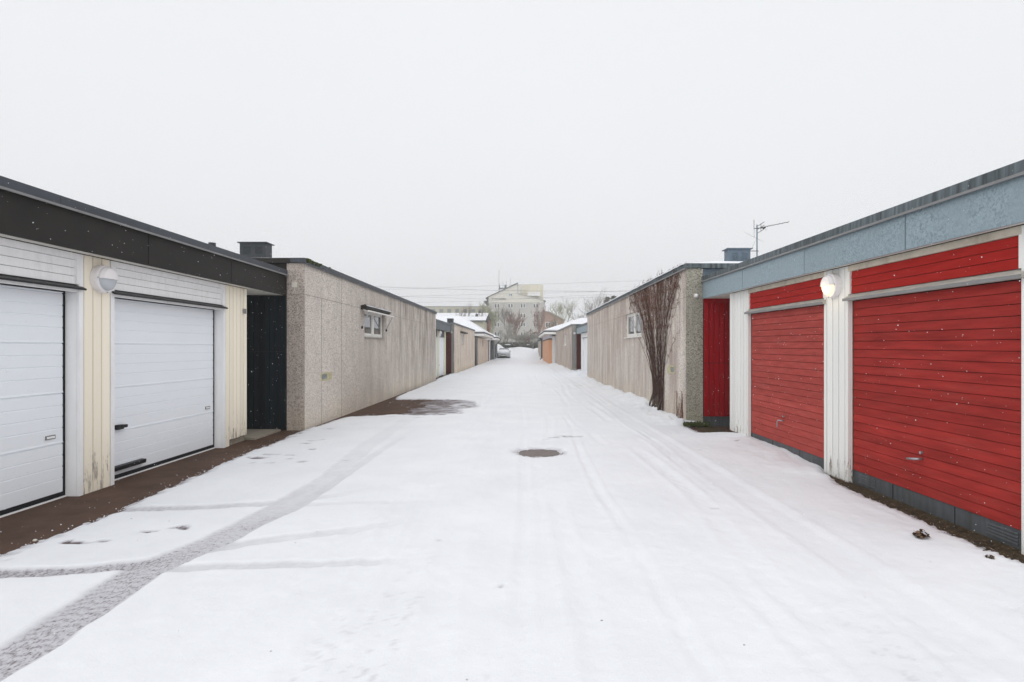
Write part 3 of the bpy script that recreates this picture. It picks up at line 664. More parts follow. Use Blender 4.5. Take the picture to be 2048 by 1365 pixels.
# moss on the left roof corner
mb = MB(TL)
rr = random.Random(2)
for i in range(90):
    y = 10.95+abs(rr.gauss(0, .45)); z = 3.13+rr.uniform(0, .07); q = rr.uniform(.008, .02); mb.box(4.045-q, 4.052, y, y+q*2, z, z+q)
tag(mb.build('moss', 'moss', hl), kind='stuff')
# awning on the left house
aw = empty('awning', TL(4.05, 14.7, 2.5), 'brown awning cassette with snow on it above the left house window', 'awning')
MB(TL).extr([(4.085, 2.60), (3.98, 2.63), (3.93, 2.58), (3.95, 2.53), (4.085, 2.50)], 14.75, 17.4).build('cassette', 'awn', aw)
MB(TL).extr([(4.02, 2.500), (3.89, 2.468), (3.89, 2.448), (4.02, 2.480)], 14.72, 17.45).build('rolled_cloth', 'awncloth', aw)
MB(TL).extr([(3.90, 2.485), (3.85, 2.475), (3.85, 2.44), (3.90, 2.44)], 14.7, 17.48).build('front_bar', 'frame', aw)
snow_slab(TL, 3.92, 4.07, 14.78, 17.38, 2.600, .035, 8).build('snow_cap', 'snow', aw, smooth=True)
for y in (14.78, 17.38):
    ar_ = MB(TL).tube([(3.88, y, 2.45), (3.97, y+.02, 2.27), (4.08, y+.04, 2.06)], .012, 6).build('arm', 'steel', aw)
    MB(TL).box(4.05, 4.09, y+.02, y+.06, 2.02, 2.08).build('bracket', 'black', ar_)
# junction box and sensor on the end walls
p = TL(4.27, 10.99, 2.70)
jb = empty('junction_box', p, 'small grey electric box on the end wall of the nearest left house', 'electric box')
MB(TL).box(4.225, 4.318, 10.955, 10.999, 2.66, 2.76).build('box', 'boxw', jb, bevel=.005)
MB(TL).tube([(4.275, 10.975, 2.66), (4.275, 10.975, 2.60), (4.30, 10.98, 2.585), (4.315, 10.99, 2.54)], .007, 6).build('cable', 'boxw', jb)
sn = empty('motion_sensor', TR(3.46, 11.58, 2.55), 'small white dome sensor on the end wall of the nearest right house', 'sensor')
MB(TR).box(3.43, 3.51, 11.55, 11.6, 2.52, 2.60).build('box', 'boxw', sn, bevel=.008)
MB(TR).tube([(3.47, 11.56, 2.56), (3.47, 11.52, 2.56), (3.47, 11.49, 2.555)], [.04, .036, .015], 12).build('dome', 'lampw', sn, smooth=True)
# gates in the passages
def gate(s, a0, a1, y, z0, z1, zs, mat, gapmat, label, toprail=None):
    tf = T(s); o = empty('plank_gate', tf((a0+a1)/2, y, 0), label, 'gate', 'plank gates between garages and houses')
    MB(tf).box(a0, a1, y+.03, y+.07, z0, z1).build('frame', gapmat, o)
    for nm, za, zb in (('lower_leaf', z0, zs-.006), ('upper_leaf', zs+.006, z1 if not toprail else z1-toprail)):
        mb = MB(tf); n = max(2, round((a1-a0)/.10)); d = (a1-a0)/n
        for i in range(n): mb.box(a0+i*d+.007, a0+(i+1)*d-.007, y, y+.03, za, zb)
        mb.build(nm, mat, o)
    if toprail: MB(tf).box(a0, a1, y+.005, y+.03, z1-toprail+.004, z1).build('top_rail', mat, o)
    return o
gate(-1, 4.425, 6.2, 10.93, .05, 2.50, 1.47, 'navy', 'rubber', 'navy-black plank gate beside the near left garage')
g_ = gate(1, 3.615, 5.2, 11.53, .20, 2.51, 1.24, 'redgate', 'redgap', 'bright red plank gate beside the near right garage', .09)
MB(TR).box(3.615, 5.2, 11.56, 11.60, 0, .198).build('kick_plate', 'zinc', g_)
# roof vents
def vent(s, a0, a1, y0, y1, z0, z1, mat, label, over=.04, snow=True):
    tf = T(s); o = empty('roof_vent', tf((a0+a1)/2, (y0+y1)/2, z0), label, 'roof vent', 'square vent housings on the flat roofs')
    b = MB(tf).box(a0, a1, y0, y1, z0, z1-.02).build('housing', mat, o)
    lv = MB(tf)
    for k in range(2):
        c0 = a0+(a1-a0)*(.14+.46*k); c1 = c0+(a1-a0)*.28
        for q in range(5):
            zz = z1-.10-(z1-z0)*.0-.035*q; lv.poly([(c0, y0-.012, zz-.012), (c1, y0-.012, zz-.012), (c1, y0, zz+.006), (c0, y0, zz+.006)], (0, .003, .004))
    lv.build('louvre', mat, b)
    MB(tf).box(a0-over, a1+over, y0-over, y1+over, z1-.02, z1).build('lid', mat, o)
    if snow: snow_slab(tf, a0-over+.01, a1+over-.01, y0-over+.01, y1+over-.01, z1, .012, 4).build('snow_cap', 'snow', o)
    return o
vent(-1, 5.70, 6.27, 13.0, 13.33, 3.18, 3.87, 'vent_l', 'black louvred vent box on the roof of the nearest left house', snow=False)
vent(1, 4.62, 5.10, 13.0, 13.28, 3.16, 3.735, 'vent_r', 'blue-grey louvred vent box on the roof of the nearest right house', snow=False)
# tv antenna
Y0 = 13.15
at = empty('tv_antenna', P(1514, 520, Y0), 'tv antenna on a blue mast beside the right roof vent', 'antenna')
q = lambda x, y, dy=0: P(x, y, Y0+dy)
MB().tube([q(1514, 525), q(1514, 450)], .013, 8).build('mast', 'mast', at)
MB().tube([q(1494, 502.5, -.1), q(1517, 502.5)], .009, 6).build('wall_bracket', 'ant', at)
MB().tube([q(1508, 457.5), q(1530, 456)], .010, 6).build('boom_clamp', 'ant', at)
bm_ = MB().tube([q(1520, 456), q(1532, 453.5, .05), q(1577, 444.5, .3)], .007, 6).build('boom', 'ant', at)
el = MB()
for k, px in enumerate((1532, 1536.5, 1542.5, 1549.5, 1558, 1566.5, 1576)):
    c = Vector(q(px, 453.6-(px-1532)*.2, .05+(px-1532)*.0055)); hw = .14; el.tube([c-Vector((hw*.25, hw, .012)), c+Vector((hw*.25, hw, .012))], .006, 5)
el.build('elements', 'ant', bm_)
rf = MB(); 
for dz in (0, 6.5, 14):
    c = Vector(q(1522, 448.5+dz)); rf.tube([c-Vector((.02, .22, 0)), c+Vector((.02, .22, 0))], .007, 5)
rf.tube([q(1522, 447.5), q(1522, 463)], .006, 5).build('reflector', 'ant', at)
MB().tube([q(1526, 457.5), q(1531, 455)], [.018, .014], 8).build('feed_box', 'black', at)
MB().tube([q(1531, 456), q(1534, 461), q(1531.5, 461.5), q(1530, 458)], .003, 4).build('cable_loop', 'antl', at)
MB().tube([q(1508, 440), q(1508, 458)], .009, 6).tube([q(1508.3, 458), q(1508.5, 475)], .005, 6).build('dipole', 'antl', at)
MB().tube([q(1488.5, 464.5, -.25), q(1508, 475), q(1527, 484, .25)], .0035, 5).build('stay_rod', 'antl', at)
MB().tube([q(1511, 480), q(1504, 497), q(1497, 507), q(1492, 507)], .003, 4).build('cable', 'antl', at)
# ---------------------------------------------------------------- creeper
def creeper():
    rnd = random.Random(11); o = empty('creeper', TR(3.27, 14.15, 0), 'bare red-brown creeper fanning up the wall of the nearest right house', 'climbing plant')
    stems = MB(TR); tw = MB(TR)
    yb = 13.95; n = 70
    for i in range(n):
        u = (i+rnd.random())/n; u = u*2-1                       # -1 far side .. +1 near side
        if i % 3 == 0: u *= .6
        ytop = 14.75-u*2.9-(.25 if u > 0 else 0)+rnd.gauss(0, .1); ztop = min(3.19, rnd.choice([3.17, 3.15, 3.19, rnd.uniform(1.9, 3.1)]))
        y0 = yb-.12-u*.48+rnd.gauss(0, .10); pts = []; m = 16; ph = rnd.uniform(0, 6)
        wob = rnd.uniform(-.4, .5); amp_ = rnd.uniform(.02, .09); fr_ = rnd.uniform(2, 5)
        for k in range(m+1):
            t_ = k/m; z = .06+(ztop-.06)*t_
            e = max(0, (z-.35)/(ztop-.34)); e = e**(1.5+.5*abs(u)+wob)
            y = y0+(ytop-y0)*e+amp_*math.sin(ph+z*fr_)*min(1, z)+rnd.gauss(0, .018)
            pts.append((3.28-.010-abs(rnd.gauss(0, .012))-.05*max(0, .5-z)*rnd.random()*2, y, z))
        r0 = rnd.choice([.004, .005, .006, .009, .015]); stems.tube(pts, [r0*(1-.62*k/m) for k in range(m+1)], 4)
        # side twigs
        for k in range(4, m+1):
            dens = .5 if k < 10 else 3.2
            for _ in range(int(dens*rnd.random()+.5)):
                p_ = pts[k]; q_ = [p_]; a_ = rnd.choice([-1, 1]); L_ = rnd.uniform(.08, .30)
                for j in range(1, 4): q_.append((3.28-.006-rnd.uniform(0, .03), p_[1]+a_*L_*j/3*.7+rnd.gauss(0, .015), min(3.22, p_[2]+L_*(j/3)*rnd.uniform(-.2, .8))))
                tw.tube(q_, [.0035, .003, .0026, .002], 3, cap=False)
    for i in range(420):            # dense mat of red tips under the roof edge
        y = rnd.uniform(11.9, 17.4); z = 3.2-abs(rnd.gauss(0, .27))
        if y > 16 and rnd.random() < .3: z -= .25
        q_ = [(3.28-rnd.uniform(.004, .05), y, z)]
        for j in range(4): q_.append((3.28-rnd.uniform(.004, .05), q_[-1][1]+rnd.gauss(0, .05), min(3.24, q_[-1][2]+rnd.gauss(0, .05))))
        tw.tube(q_, [.004, .0035, .003, .0025, .002], 3, cap=False)
    for i in range(170):            # thin drooping side shoots
        y = rnd.gauss(14.3, 1.25); z = 3.15-abs(rnd.gauss(0, .3)); L_ = rnd.uniform(.25, 1.0)
        if y < 11.8 or y > 17.3: continue
        q_ = [(3.28-rnd.uniform(.004, .03), y, z)]; sd_ = (14.0-y)*.06
        for j in range(6): q_.append((3.28-rnd.uniform(.004, .03), q_[-1][1]+rnd.gauss(sd_, .03), q_[-1][2]-L_/6))
        tw.tube(q_, [.004, .0038, .0034, .003, .0026, .0022, .002], 3, cap=False)
    for i in range(20):             # overhanging tips above the roof edge
        y = rnd.uniform(12.3, 16.5); tw.tube([(3.24, y, 3.18), (3.22, y+rnd.gauss(0, .05), 3.25), (3.23, y+rnd.gauss(0, .1), 3.25+rnd.uniform(0, .1))], [.004, .003, .002], 3, cap=False)
    stems.build('stems', 'vine', o); tw.build('twigs', 'vinet', o)
    ro = MB(TR)
    for i in range(13):
        y = yb-.1+rnd.gauss(0, .26); ro.tube([(3.26-rnd.uniform(0, .1), y, .02), (3.22-rnd.uniform(0, .06), y+rnd.gauss(0, .05), .18), (3.26, y+rnd.gauss(0, .04), .42)], [.03, .022, .012], 5)
    ro.build('root_bundle', 'bark', o)
    # thin dry weeds at the near foot of the wall
    wd = MB(TR)
    for i in range(34):
        y = 11.72+abs(rnd.gauss(0, .32)); h = rnd.uniform(.15, .6); pts = [(3.27-rnd.uniform(0, .02), y, .08)]
        for j in range(4): pts.append((3.275-rnd.uniform(0, .02), pts[-1][1]+rnd.gauss(0, .025), .08+h*(j+1)/4))
        wd.tube(pts, .003, 3, cap=False)
    wd.build('seedlings', 'vinet', o)
creeper()
# moss and litter in the right passage and gutter strip
rnd = random.Random(5); lt = MB()
for i in range(2600):
    if i < 2000: y = rnd.uniform(3.2, 6.9); x = rnd.uniform(3.42, 3.72)-.0
    elif i < 2300: y = rnd.uniform(10.3, 11.5); x = rnd.uniform(3.28, 4.6)
    else: y = rnd.uniform(6.6, 7.4); x = rnd.uniform(3.55, 3.7)
    z = .014+rnd.random()*.012; r_ = rnd.uniform(.004, .017); a_ = rnd.uniform(0, 6.28)
    q_ = [(x+r_*math.cos(a_+k*1.57)*(1 if k % 2 else .5), y+r_*math.sin(a_+k*1.57)*(1 if k % 2 else .5), z+rnd.uniform(0, .008)) for k in range(4)]
    lt.f.append([lt.pt(*v) for v in q_])
tag(lt.build('leaf_litter', 'leaf'), 'brown leaf litter along the foot of the right garage', 'leaf litter', kind='stuff')
ms = MB(); 
for i in range(420):
    y = 11.45+rnd.gauss(0, .06); x = rnd.uniform(3.12, 3.62); r_ = rnd.uniform(.006, .02); ms.box(x, x+r_, y, y+r_, .03, .05+r_*rnd.uniform(.5, 3))
tag(ms.build('moss_tuft', 'moss'), 'green moss at the corner foot of the nearest right house', 'moss', kind='stuff')
def clump(px, py, r_, label):
    x, y = g2(px, py); o = MB()
    for i in range(70):
        v = Vector((rnd.gauss(0, 1), rnd.gauss(0, 1), abs(rnd.gauss(0, .6)))); v = v.normalized()*r_*rnd.random()**.4
        c = Vector((x, y, .05))+v; a_, b_ = rnd.uniform(0, 6.3), rnd.uniform(-1, 1); s_ = r_*.35
        u = Vector((math.cos(a_), math.sin(a_), b_)).normalized()*s_; w_ = Vector((-math.sin(a_), math.cos(a_), rnd.uniform(-.7, .7)))*s_*.6
        o.f.append([o.pt(*(c-u)), o.pt(*(c+w_)), o.pt(*(c+u)), o.pt(*(c-w_))])
    tag(o.build('leaf_clump', 'leaf'), label, 'leaf clump', 'dead leaf clumps on the snow')
clump(1843, 1086, .055, 'larger brown clump of dead leaves on the snow by the red door')
clump(1980, 1131, .028, 'smaller brown leaf clump on the snow near the right edge')
o = MB().tube([Vector((*g2(70, 1083), .0))+Vector((0, 0, z)) for z in (0, .006, .014, .018)], [.012, .018, .014, .004], 7).build('pebble', 'boxw', smooth=True)
tag(o, 'pale pebble on the wet strip by the left garage door', 'pebble')
# snow crumbs at the ragged snow edges
cr_ = MB(); rnd = random.Random(91)
def crumb(x, y, r_):
    k = len(cr_.v)
    for a_, b_, c_ in ((0, 0, 1), (1, 0, 0), (0, 1, 0), (-1, 0, 0), (0, -1, 0), (0, 0, -.4)):
        q_ = rnd.uniform(.7, 1.3)*r_; cr_.v.append((x+a_*q_, y+b_*q_, .004+r_*.35+c_*q_*.8))
    for f in ((0, 1, 2), (0, 2, 3), (0, 3, 4), (0, 4, 1), (5, 2, 1), (5, 3, 2), (5, 4, 3), (5, 1, 4)): cr_.f.append([k+i for i in f])
for i in range(750):
    y = 2.5+rnd.random()**.8*9; x = float(np.interp(y, [1, 4.34, 5.44, 7.15, 8.7, 9.9, 11.5], [-3.75, -3.84, -3.78, -3.9, -4.0, -3.97, -4.03]))+rnd.gauss(.0, .035)-(abs(rnd.gauss(0, .15)) if rnd.random() < .12 else 0)
    crumb(x, y, rnd.choice([.002, .003, .003, .005, .008]))
for i in range(260):
    x = rnd.uniform(-3.7, -1.3); y = rnd.choice([13.3, 17.4])+rnd.gauss(0, .08); crumb(x, y, rnd.uniform(.006, .015))
for i in range(500):
    y = rnd.uniform(3.5, 6.8); crumb(3.53+rnd.gauss(0, .03), y, rnd.choice([.002, .003, .005, .009]))
for i in range(90):
    a_ = rnd.uniform(0, 6.28); q_ = rnd.gauss(.325, .012); crumb(.245+q_*math.cos(a_), 8.57+q_*math.sin(a_), rnd.uniform(.006, .014))
tag(cr_.build('snow_crumbs', 'snow', loc=(0, 0, 0)), 'loose crumbs of snow along the edges of the bare ground', 'snow crumbs', kind='stuff')
# manhole cover
mc = MB(); n = 40; c0 = (.245, 8.57)
prof = [(.001, .020), (.05, .020), (.055, .013), (.09, .013), (.095, .020), (.14, .020), (.145, .013), (.19, .013), (.195, .020), (.24, .020), (.245, .013), (.285, .013), (.29, .02), (.30, .02), (.305, .008), (.312, .008), (.318, .022), (.35, .022), (.355, .004)]
rg = []
for r_, z in prof:
    rg.append([mc.pt(c0[0]+r_*math.cos(6.2832*j/n), c0[1]+r_*math.sin(6.2832*j/n), z*.32) for j in range(n)])
for i in range(len(rg)-1):
    for j in range(n): mc.f.append([rg[i][j], rg[i][(j+1) % n], rg[i+1][(j+1) % n], rg[i+1][j]])
tag(mc.build('manhole_cover', 'iron'), 'round rusty manhole cover bare of snow in the middle of the lane', 'manhole cover')

# ---------------------------------------------------------------- second row, left
def simple_garage(s, label, y0, y1, yend, ap, af, zf, zt, fasc, cap, clad, door, header, doory):
    tf = T(s); o = empty('garage', tf(ap, (y0+yend)/2, 0), label, 'garage', GG)
    MB(tf).box(ap+.1, ap+6, y0, y1, 0, zf+.2).build('wall', 'gap', o)
    MB(tf).box(af+.2, ap+6, y0, yend, zf+.21, zt-.05).build('roof', 'roofd', o)
    MB(tf).box(af, af+.03, y0, yend, zf, zt-.11).build('fascia', fasc, o)
    MB(tf).box(af-.03, af+.19, y0, yend, zt-.105, zt).build('roof_cap', cap, o)
    snow_slab(tf, af+.12, ap+5.9, y0, yend, zt, .03, 6, .4).build('roof_snow', 'snow', o, smooth=True)
    MB(tf).box(af+.032, ap+5, y1, yend, zf+.003, zf+.02).build('soffit', 'soffit', o)
    cur = y0; n_ = 0
    for (ya, yb) in doory:
        boards_v(tf, ap+.02, cur, ya, 0.03, zf+.003, .12).build('cladding', clad, o); MB(tf).box(ap+.021, ap+.11, cur, ya, 0, zf+.003).build('pillar_core', 'casing', o); cur = yb
        prof = [(ap+.07, .04)]
        for q in range(1, 16): zz = .04+q*2.06/16; prof += [(ap+.07, zz-.01), (ap+.08, zz), (ap+.07, zz+.01)]
        prof += [(ap+.07, 2.10), (ap+.099, 2.10), (ap+.099, .04)]
        d = MB(tf).extr(prof, ya+.02, yb-.02).build('door', door, o)
        MB(tf).box(ap+.03, ap+.069, ya+.2, ya+.34, .6, .65).build('handle', 'black', d)
        MB(tf).box(ap+.01, ap+.09, ya+.01, yb-.01, 2.13, zf+.002).build('header_panel', header, o)
        MB(tf).box(ap-.02, ap+.09, ya-.02, yb+.02, 2.105, 2.127).build('ledge', 'lip', o)
    boards_v(tf, ap+.02, cur, y1, .03, zf+.003, .12).build('cladding', clad, o); MB(tf).box(ap+.021, ap+.11, cur, y1, 0, zf+.003).build('pillar_core', 'casing', o)
    return o
M['cream_far'] = simple('cream_green_boards', (.70, .70, .50), .6, .04, 3, island=.05)
M['slate'] = simple('slate_sheet', (.09, .11, .125), .5, .1); M['purple'] = simple('dark_plum_boards', (.075, .06, .075), .6, .1)
simple_garage(-1, 'second left garage with slate-blue fascia, white doors and pale cream boards', 27.35, 33.4, 34.45, 4.44, 4.27, 2.45, 2.93, 'slate', 'slate', 'cream_far', 'wdoor', 'purple', [(27.8, 30.2), (30.75, 32.85)])
lamp(-1, 4.42, 30.55, 2.28, .17, False, 'unlit white round lamp on the second left garage')
gate(-1, 4.26, 6.0, 34.42, .05, 2.44, 1.3, 'darkred', 'redgap', 'dark red plank gate beyond the second left garage')
SL2 = dict(wall='conc_far', end='conc_farg', panel='slate', cap='greyclad', capend='roofd', drip='greyclad', so=-.02, snow=.03, sy=.0, sill='woodgrey')
h2 = house(-1, 'second left concrete house, beige and plain with one small window', 4.09, 34.5, 48.6, 2.93, 9, SL2, [(38.3, 39.9, 1.80, 2.44)], (36.3, 36.6, .55, .85), (), .31, .09, big=False)
MB(TL).extr([(4.085, 2.60), (3.90, 2.58), (3.90, 2.50), (4.085, 2.49)], 37.7, 40.9).build('awning_box', 'awn', h2)
vent(-1, 4.35, 4.68, 35.8, 36.4, 3.02, 3.32, 'vent_l', 'black vent box at the roof corner of the second left house', .02)
sn = empty('motion_sensor', TL(4.3, 34.46, 2.5), 'pale box on the grey end wall of the second left house', 'sensor')
MB(TL).box(4.20, 4.32, 34.42, 34.5, 2.38, 2.50).build('box', 'boxw', sn, bevel=.01)
# second row, right
simple_garage(1, 'second right garage with light blue-grey fascia and white doors', 28.35, 35.6, 36.75, 3.75, 3.58, 2.40, 2.87, 'galv', 'gcap', 'casing', 'wdoor', 'casing', [(29.0, 31.4), (32.4, 34.9)])
gate(1, 3.60, 5.0, 36.7, .05, 2.39, 1.3, 'darkred', 'redgap', 'dark red plank gate beyond the second right garage')
SR2 = dict(wall='conc_farr', end='conc_farg', panel='slate', cap='lip', capend='gcap', drip='gcap', so=-.03, snow=.05, sill='frame')
house(1, 'second right concrete house, brown-grey with vertical streaks and a narrow window', 3.28, 36.8, 53.0, 2.93, 9, SR2, [(41.0, 43.2, 1.72, 2.44)], None, (), .30, .09, big=False)
sn = empty('motion_sensor', TR(3.45, 36.78, 2.5), 'white dot of a sensor on the end wall of the second right house', 'sensor')
MB(TR).box(3.40, 3.52, 36.72, 36.8, 2.38, 2.50).build('box', 'lampw', sn, bevel=.01)
# ---------------------------------------------------------------- third row, left: pitched snowy roofs
def hip_roof(o, x0, x1, y0, y1, ze, rx, ry0, ry1, zr, xb, overn='snow'):
    """lane eave at x0 from y0..y1, ridge along Y at rx, plus a ridge running away from the lane to xb"""
    mb = MB(); t_ = -.10
    pts = dict(e0=(x0, y0, ze), e1=(x0, y1, ze), r0=(rx, ry0, zr), r1=(rx, ry1, zr), b0=(xb, y0, ze), br=(xb, ry0, zr), bb=(xb, y1, ze), brr=(xb, ry1, zr))
    for f in (('e0', 'e1', 'r1', 'r0'), ('e0', 'r0', 'br', 'b0'), ('e1', 'r1', 'brr', 'bb'), ('r0', 'r1', 'brr', 'br')): mb.poly([pts[k] for k in f], (0, 0, -.09))
    mb.build('roof_snow', 'snow', o)
    mb = MB()
    s = 1 if xb < x0 else -1
    mb.box(x0-.06, x0+.06, y0-.06, y1+.06, ze-.20, ze-.10); mb.box(min(x0-s*.07, xb), max(x0-s*.07, xb), y0-.06, y0+.06, ze-.20, ze-.10)
    mb.build('gutter', 'pipe_d', o)
    mb = MB(); mb.box(x0-.02, x0+.02, y0, y1, ze-.40, ze-.205); mb.box(min(x0-s*.03, xb), max(x0-s*.03, xb), y0-.02, y0+.02, ze-.40, ze-.205); mb.build('fascia', 'casing', o)
    mb = MB(); mb.box(min(x0-s*.03, xb), max(x0-s*.03, xb), y0+.03, y1, ze-.42, ze-.401); mb.build('soffit', 'soffit', o)
o = empty('house', (-6, 58, 0), 'third left house, beige wall under a snow-covered hipped roof', 'house', 'hip roofed houses at the far end of the lane')
MB().box(-9, -3.93, 51.6, 67.5, -.05, 2.45).build('wall', 'conc_far', o)
MB().box(-4.15, -3.90, 51.45, 51.59, -.05, 2.45).build('end_wall', 'conc_farg', o)
MB().box(-9, -3.9, 67.6, 72.5, -.05, 2.45).build('side_wall', 'purple', o)
MB().box(-3.925, -3.90, 58.0, 58.6, 1.7, 2.3).build('window', 'conc_farg', o)
hip_roof(o, -3.3, -5.6, 51, 66.5, 2.98, -5.6, 53.3, 65, 4.42, -13)
MB().tube([(-3.3, 66.3, 2.7), (-3.65, 66.8, 2.4), (-3.75, 67.0, 2.2), (-3.75, 67.0, .05)], .07, 8).build('downpipe', 'pipe_w', o)
gt = empty('plank_gate', (-4.05, 49.5, 0), 'small rust-red gate before the third left house', 'gate', 'plank gates between garages and houses')
MB().box(-4.35, -4.05, 49.9, 49.96, .05, 2.1).build('leaf', 'darkred', gt); MB().box(-4.03, -3.93, 50.4, 50.5, 0, 2.3).build('post', 'purple', gt)
o = empty('house', (-6, 80, 0), 'farthest left house, grey wall with a dark gutter behind the parked car', 'house', 'hip roofed houses at the far end of the lane')
MB().box(-9, -3.62, 74, 85, -.05, 2.5).build('wall', 'greyclad', o)
MB().box(-3.615, -3.60, 76, 84.9, 2.0, 2.5).build('upper_panel', 'conc_farg', o)
hip_roof(o, -2.95, -5, 68.5, 76, 2.88, -5.2, 70.5, 74.5, 3.95, -12)
MB().tube([(-2.85, 76, 2.6), (-3.1, 77, 2.3), (-3.5, 78, 1.9), (-3.55, 78, .3)], .06, 8).build('downpipe', 'pipe_d', o)
# third row, right
o = empty('house', (5, 60, 0), 'third right house with an orange boarded bay under a white eave and snowy hipped roof', 'house', 'hip roofed houses at the far end of the lane')
MB().box(2.72, 9, 53.5, 71, -.05, 2.6).build('wall', 'casing', o)
MB().box(2.40, 2.718, 54, 70.5, .08, 2.28).build('bay', 'orange', o)
MB().box(2.38, 2.716, 53.98, 70.6, 2.282, 2.40).build('bay_top_trim', 'bark', o)
MB().box(2.42, 2.714, 54.02, 70.6, 2.402, 2.95).build('gable_panel', 'lav', o)
hip_roof(o, 1.95, 5, 52, 71, 3.15, 5.5, 55.3, 68, 4.35, 13)
MB().tube([(1.95, 71, 2.9), (2.2, 71, 2.6), (2.32, 71, 2.4), (2.32, 71, .35), (2.1, 71, .12)], .075, 8).build('downpipe', 'pipe_d', o)
MB().tube([(2.83, 53.9, 2.6), (2.83, 53.9, .05)], .06, 8).build('corner_pipe', 'pipe_d', o)
o = empty('house', (5, 85, 0), 'farthest right house, plain grey concrete side wall', 'house', HG)
MB().box(2.55, 9, 74, 96, -.05, 2.55).build('wall', 'conc_farr', o); MB().box(2.4, 9.1, 73.9, 96.1, 2.552, 2.75).build('roof', 'roofd', o)
# ---------------------------------------------------------------- snow piles
def pile(px, Y, rx_, ry_, h_, label, seed):
    X, Yc, _ = P(px, 700, Y); mb = MB(); n = 22; idx = {}
    for i in range(n+1):
        for j in range(n+1):
            u, v = i/n*2-1, j/n*2-1; r_ = math.hypot(u, v)
            z = h_*max(0, 1-r_)**.9*(1+.5*float(fbm(u*2+seed, v*2, seed)))
            idx[i, j] = mb.pt(X+u*rx_, Yc+v*ry_, float(gz(Yc+v*ry_))-.05+z)
    for i in range(n):
        for j in range(n): mb.f.append([idx[i, j], idx[i+1, j], idx[i+1, j+1], idx[i, j+1]])
    tag(mb.build('snow_pile', 'snow', smooth=True), label, 'snow pile', 'snow piles cleared to the end of the lane')
pile(991, 94, 2.7, 3.0, 1.65, 'steep snow pile behind the parked car', 2)
pile(1038, 106, 3.2, 3, .42, 'low rounded snow pile in front of the hedge', 7)
pile(1062, 107, 2.4, 2, .16, 'smallest snow hump before the hedge, right of the rounded pile', 9)
# ---------------------------------------------------------------- car
def car(x, y, label):
    o = empty('parked_car', (x, y, 0), label, 'car')
    def loft(secs, name, mat, sm=True):
        mb = MB(); rg = []
        for (yy, hw, zb, zt, tw) in secs:
            pr = [(-hw, zb), (-hw*1.0, (zb+zt)/2), (-hw*.97, zt-.08), (-hw*tw, zt), (0, zt+.025), (hw*tw, zt), (hw*.97, zt-.08), (hw, (zb+zt)/2), (hw, zb), (0, zb)]
            rg.append([mb.pt(x+a, y+yy, z) for a, z in pr])
        m_ = len(rg[0])
        for i in range(len(rg)-1):
            for j in range(m_): mb.f.append([rg[i][j], rg[i][(j+1) % m_], rg[i+1][(j+1) % m_], rg[i+1][j]])
        mb.f.append(rg[0]); mb.f.append(rg[-1]); return mb.build(name, mat, o, smooth=sm)
    loft([(0, .72, .22, .62, .8), (.12, .86, .2, .72, .85), (.5, .9, .2, .84, .86), (1.35, .91, .2, .97, .88), (3.6, .91, .2, 1.0, .9), (4.4, .86, .25, 1.0, .88), (4.6, .78, .35, .85, .85)], 'body', 'carw')
    cab = loft([(1.25, .80, .95, 1.0, .95), (2.0, .70, .98, 1.42, .82), (3.0, .69, .98, 1.46, .82), (3.9, .68, .98, 1.30, .84), (4.3, .74, .98, 1.03, .95)], 'cabin', 'carg')
    mb = MB(); mb.poly([(x-.74, y+1.22, 1.01), (x+.74, y+1.22, 1.01), (x+.64, y+1.66, 1.26), (x-.64, y+1.66, 1.26)], (0, -.02, .04)); mb.poly([(x-.56, y+1.95, 1.43), (x+.56, y+1.95, 1.43), (x+.55, y+3.9, 1.33), (x-.55, y+3.9, 1.33)], (0, 0, .07)); mb.poly([(x-.75, y+.35, .82), (x+.75, y+.35, .82), (x+.78, y+1.2, .98), (x-.78, y+1.2, .98)], (0, 0, .05))
    mb.build('snow_cover', 'snow', o)
    for sx in (-1, 1):
        MB().poly([(x+sx*.05, y-.02, .50), (x+sx*.34, y+.0, .50), (x+sx*.36, y+.01, .62), (x+sx*.06, y+.0, .64)], (0, .05, 0)).build('grille', 'black', o)
        MB().poly([(x+sx*.42, y+.02, .58), (x+sx*.82, y+.16, .62), (x+sx*.84, y+.2, .72), (x+sx*.42, y+.03, .66)], (0, .05, 0)).build('headlight', 'hl', o)
        MB().poly([(x+sx*.50, y+.0, .26), (x+sx*.80, y+.08, .26), (x+sx*.82, y+.10, .46), (x+sx*.62, y+.02, .40)], (0, .06, 0)).build('side_intake', 'black', o)
        mr = MB().box(x+sx*.93-.09, x+sx*.93+.09, y+1.55, y+1.66, .98, 1.12).build('wing_mirror', 'carw', o, bevel=.03)
    MB().box(x-.5, x+.5, y-.02, y+.05, .24, .37).build('lower_intake', 'black', o)
    MB().box(x-.26, x+.26, y-.03, y-.017, .385, .49).build('number_plate', 'plate', o)
    MB().box(x-.88, x+.88, y-.02, y+.3, .08, .235).build('front_valance', 'black', o)
    for wy in (.85, 3.7):
        for sx in (-1, 1):
            w_ = empty_part = MB().tube([(x+sx*.70, y+wy, .32), (x+sx*.90, y+wy, .32)], .32, 20).build('wheel', 'tyre', o)
            MB().tube([(x+sx*.89, y+wy, .32), (x+sx*.915, y+wy, .32)], .21, 14).build('rim', 'rim', w_)
car(-2.72, 84, 'silver-white sedan dusted with snow, parked at the far left end of the lane')
# small road sign post
o = empty('sign_post', (1.75, 98, .9), 'thin grey post standing in the snow at the end of the lane', 'post')
MB().tube([(1.75, 98, .8), (1.75, 98, 3.4)], .035, 6).build('pole', 'pole', o)
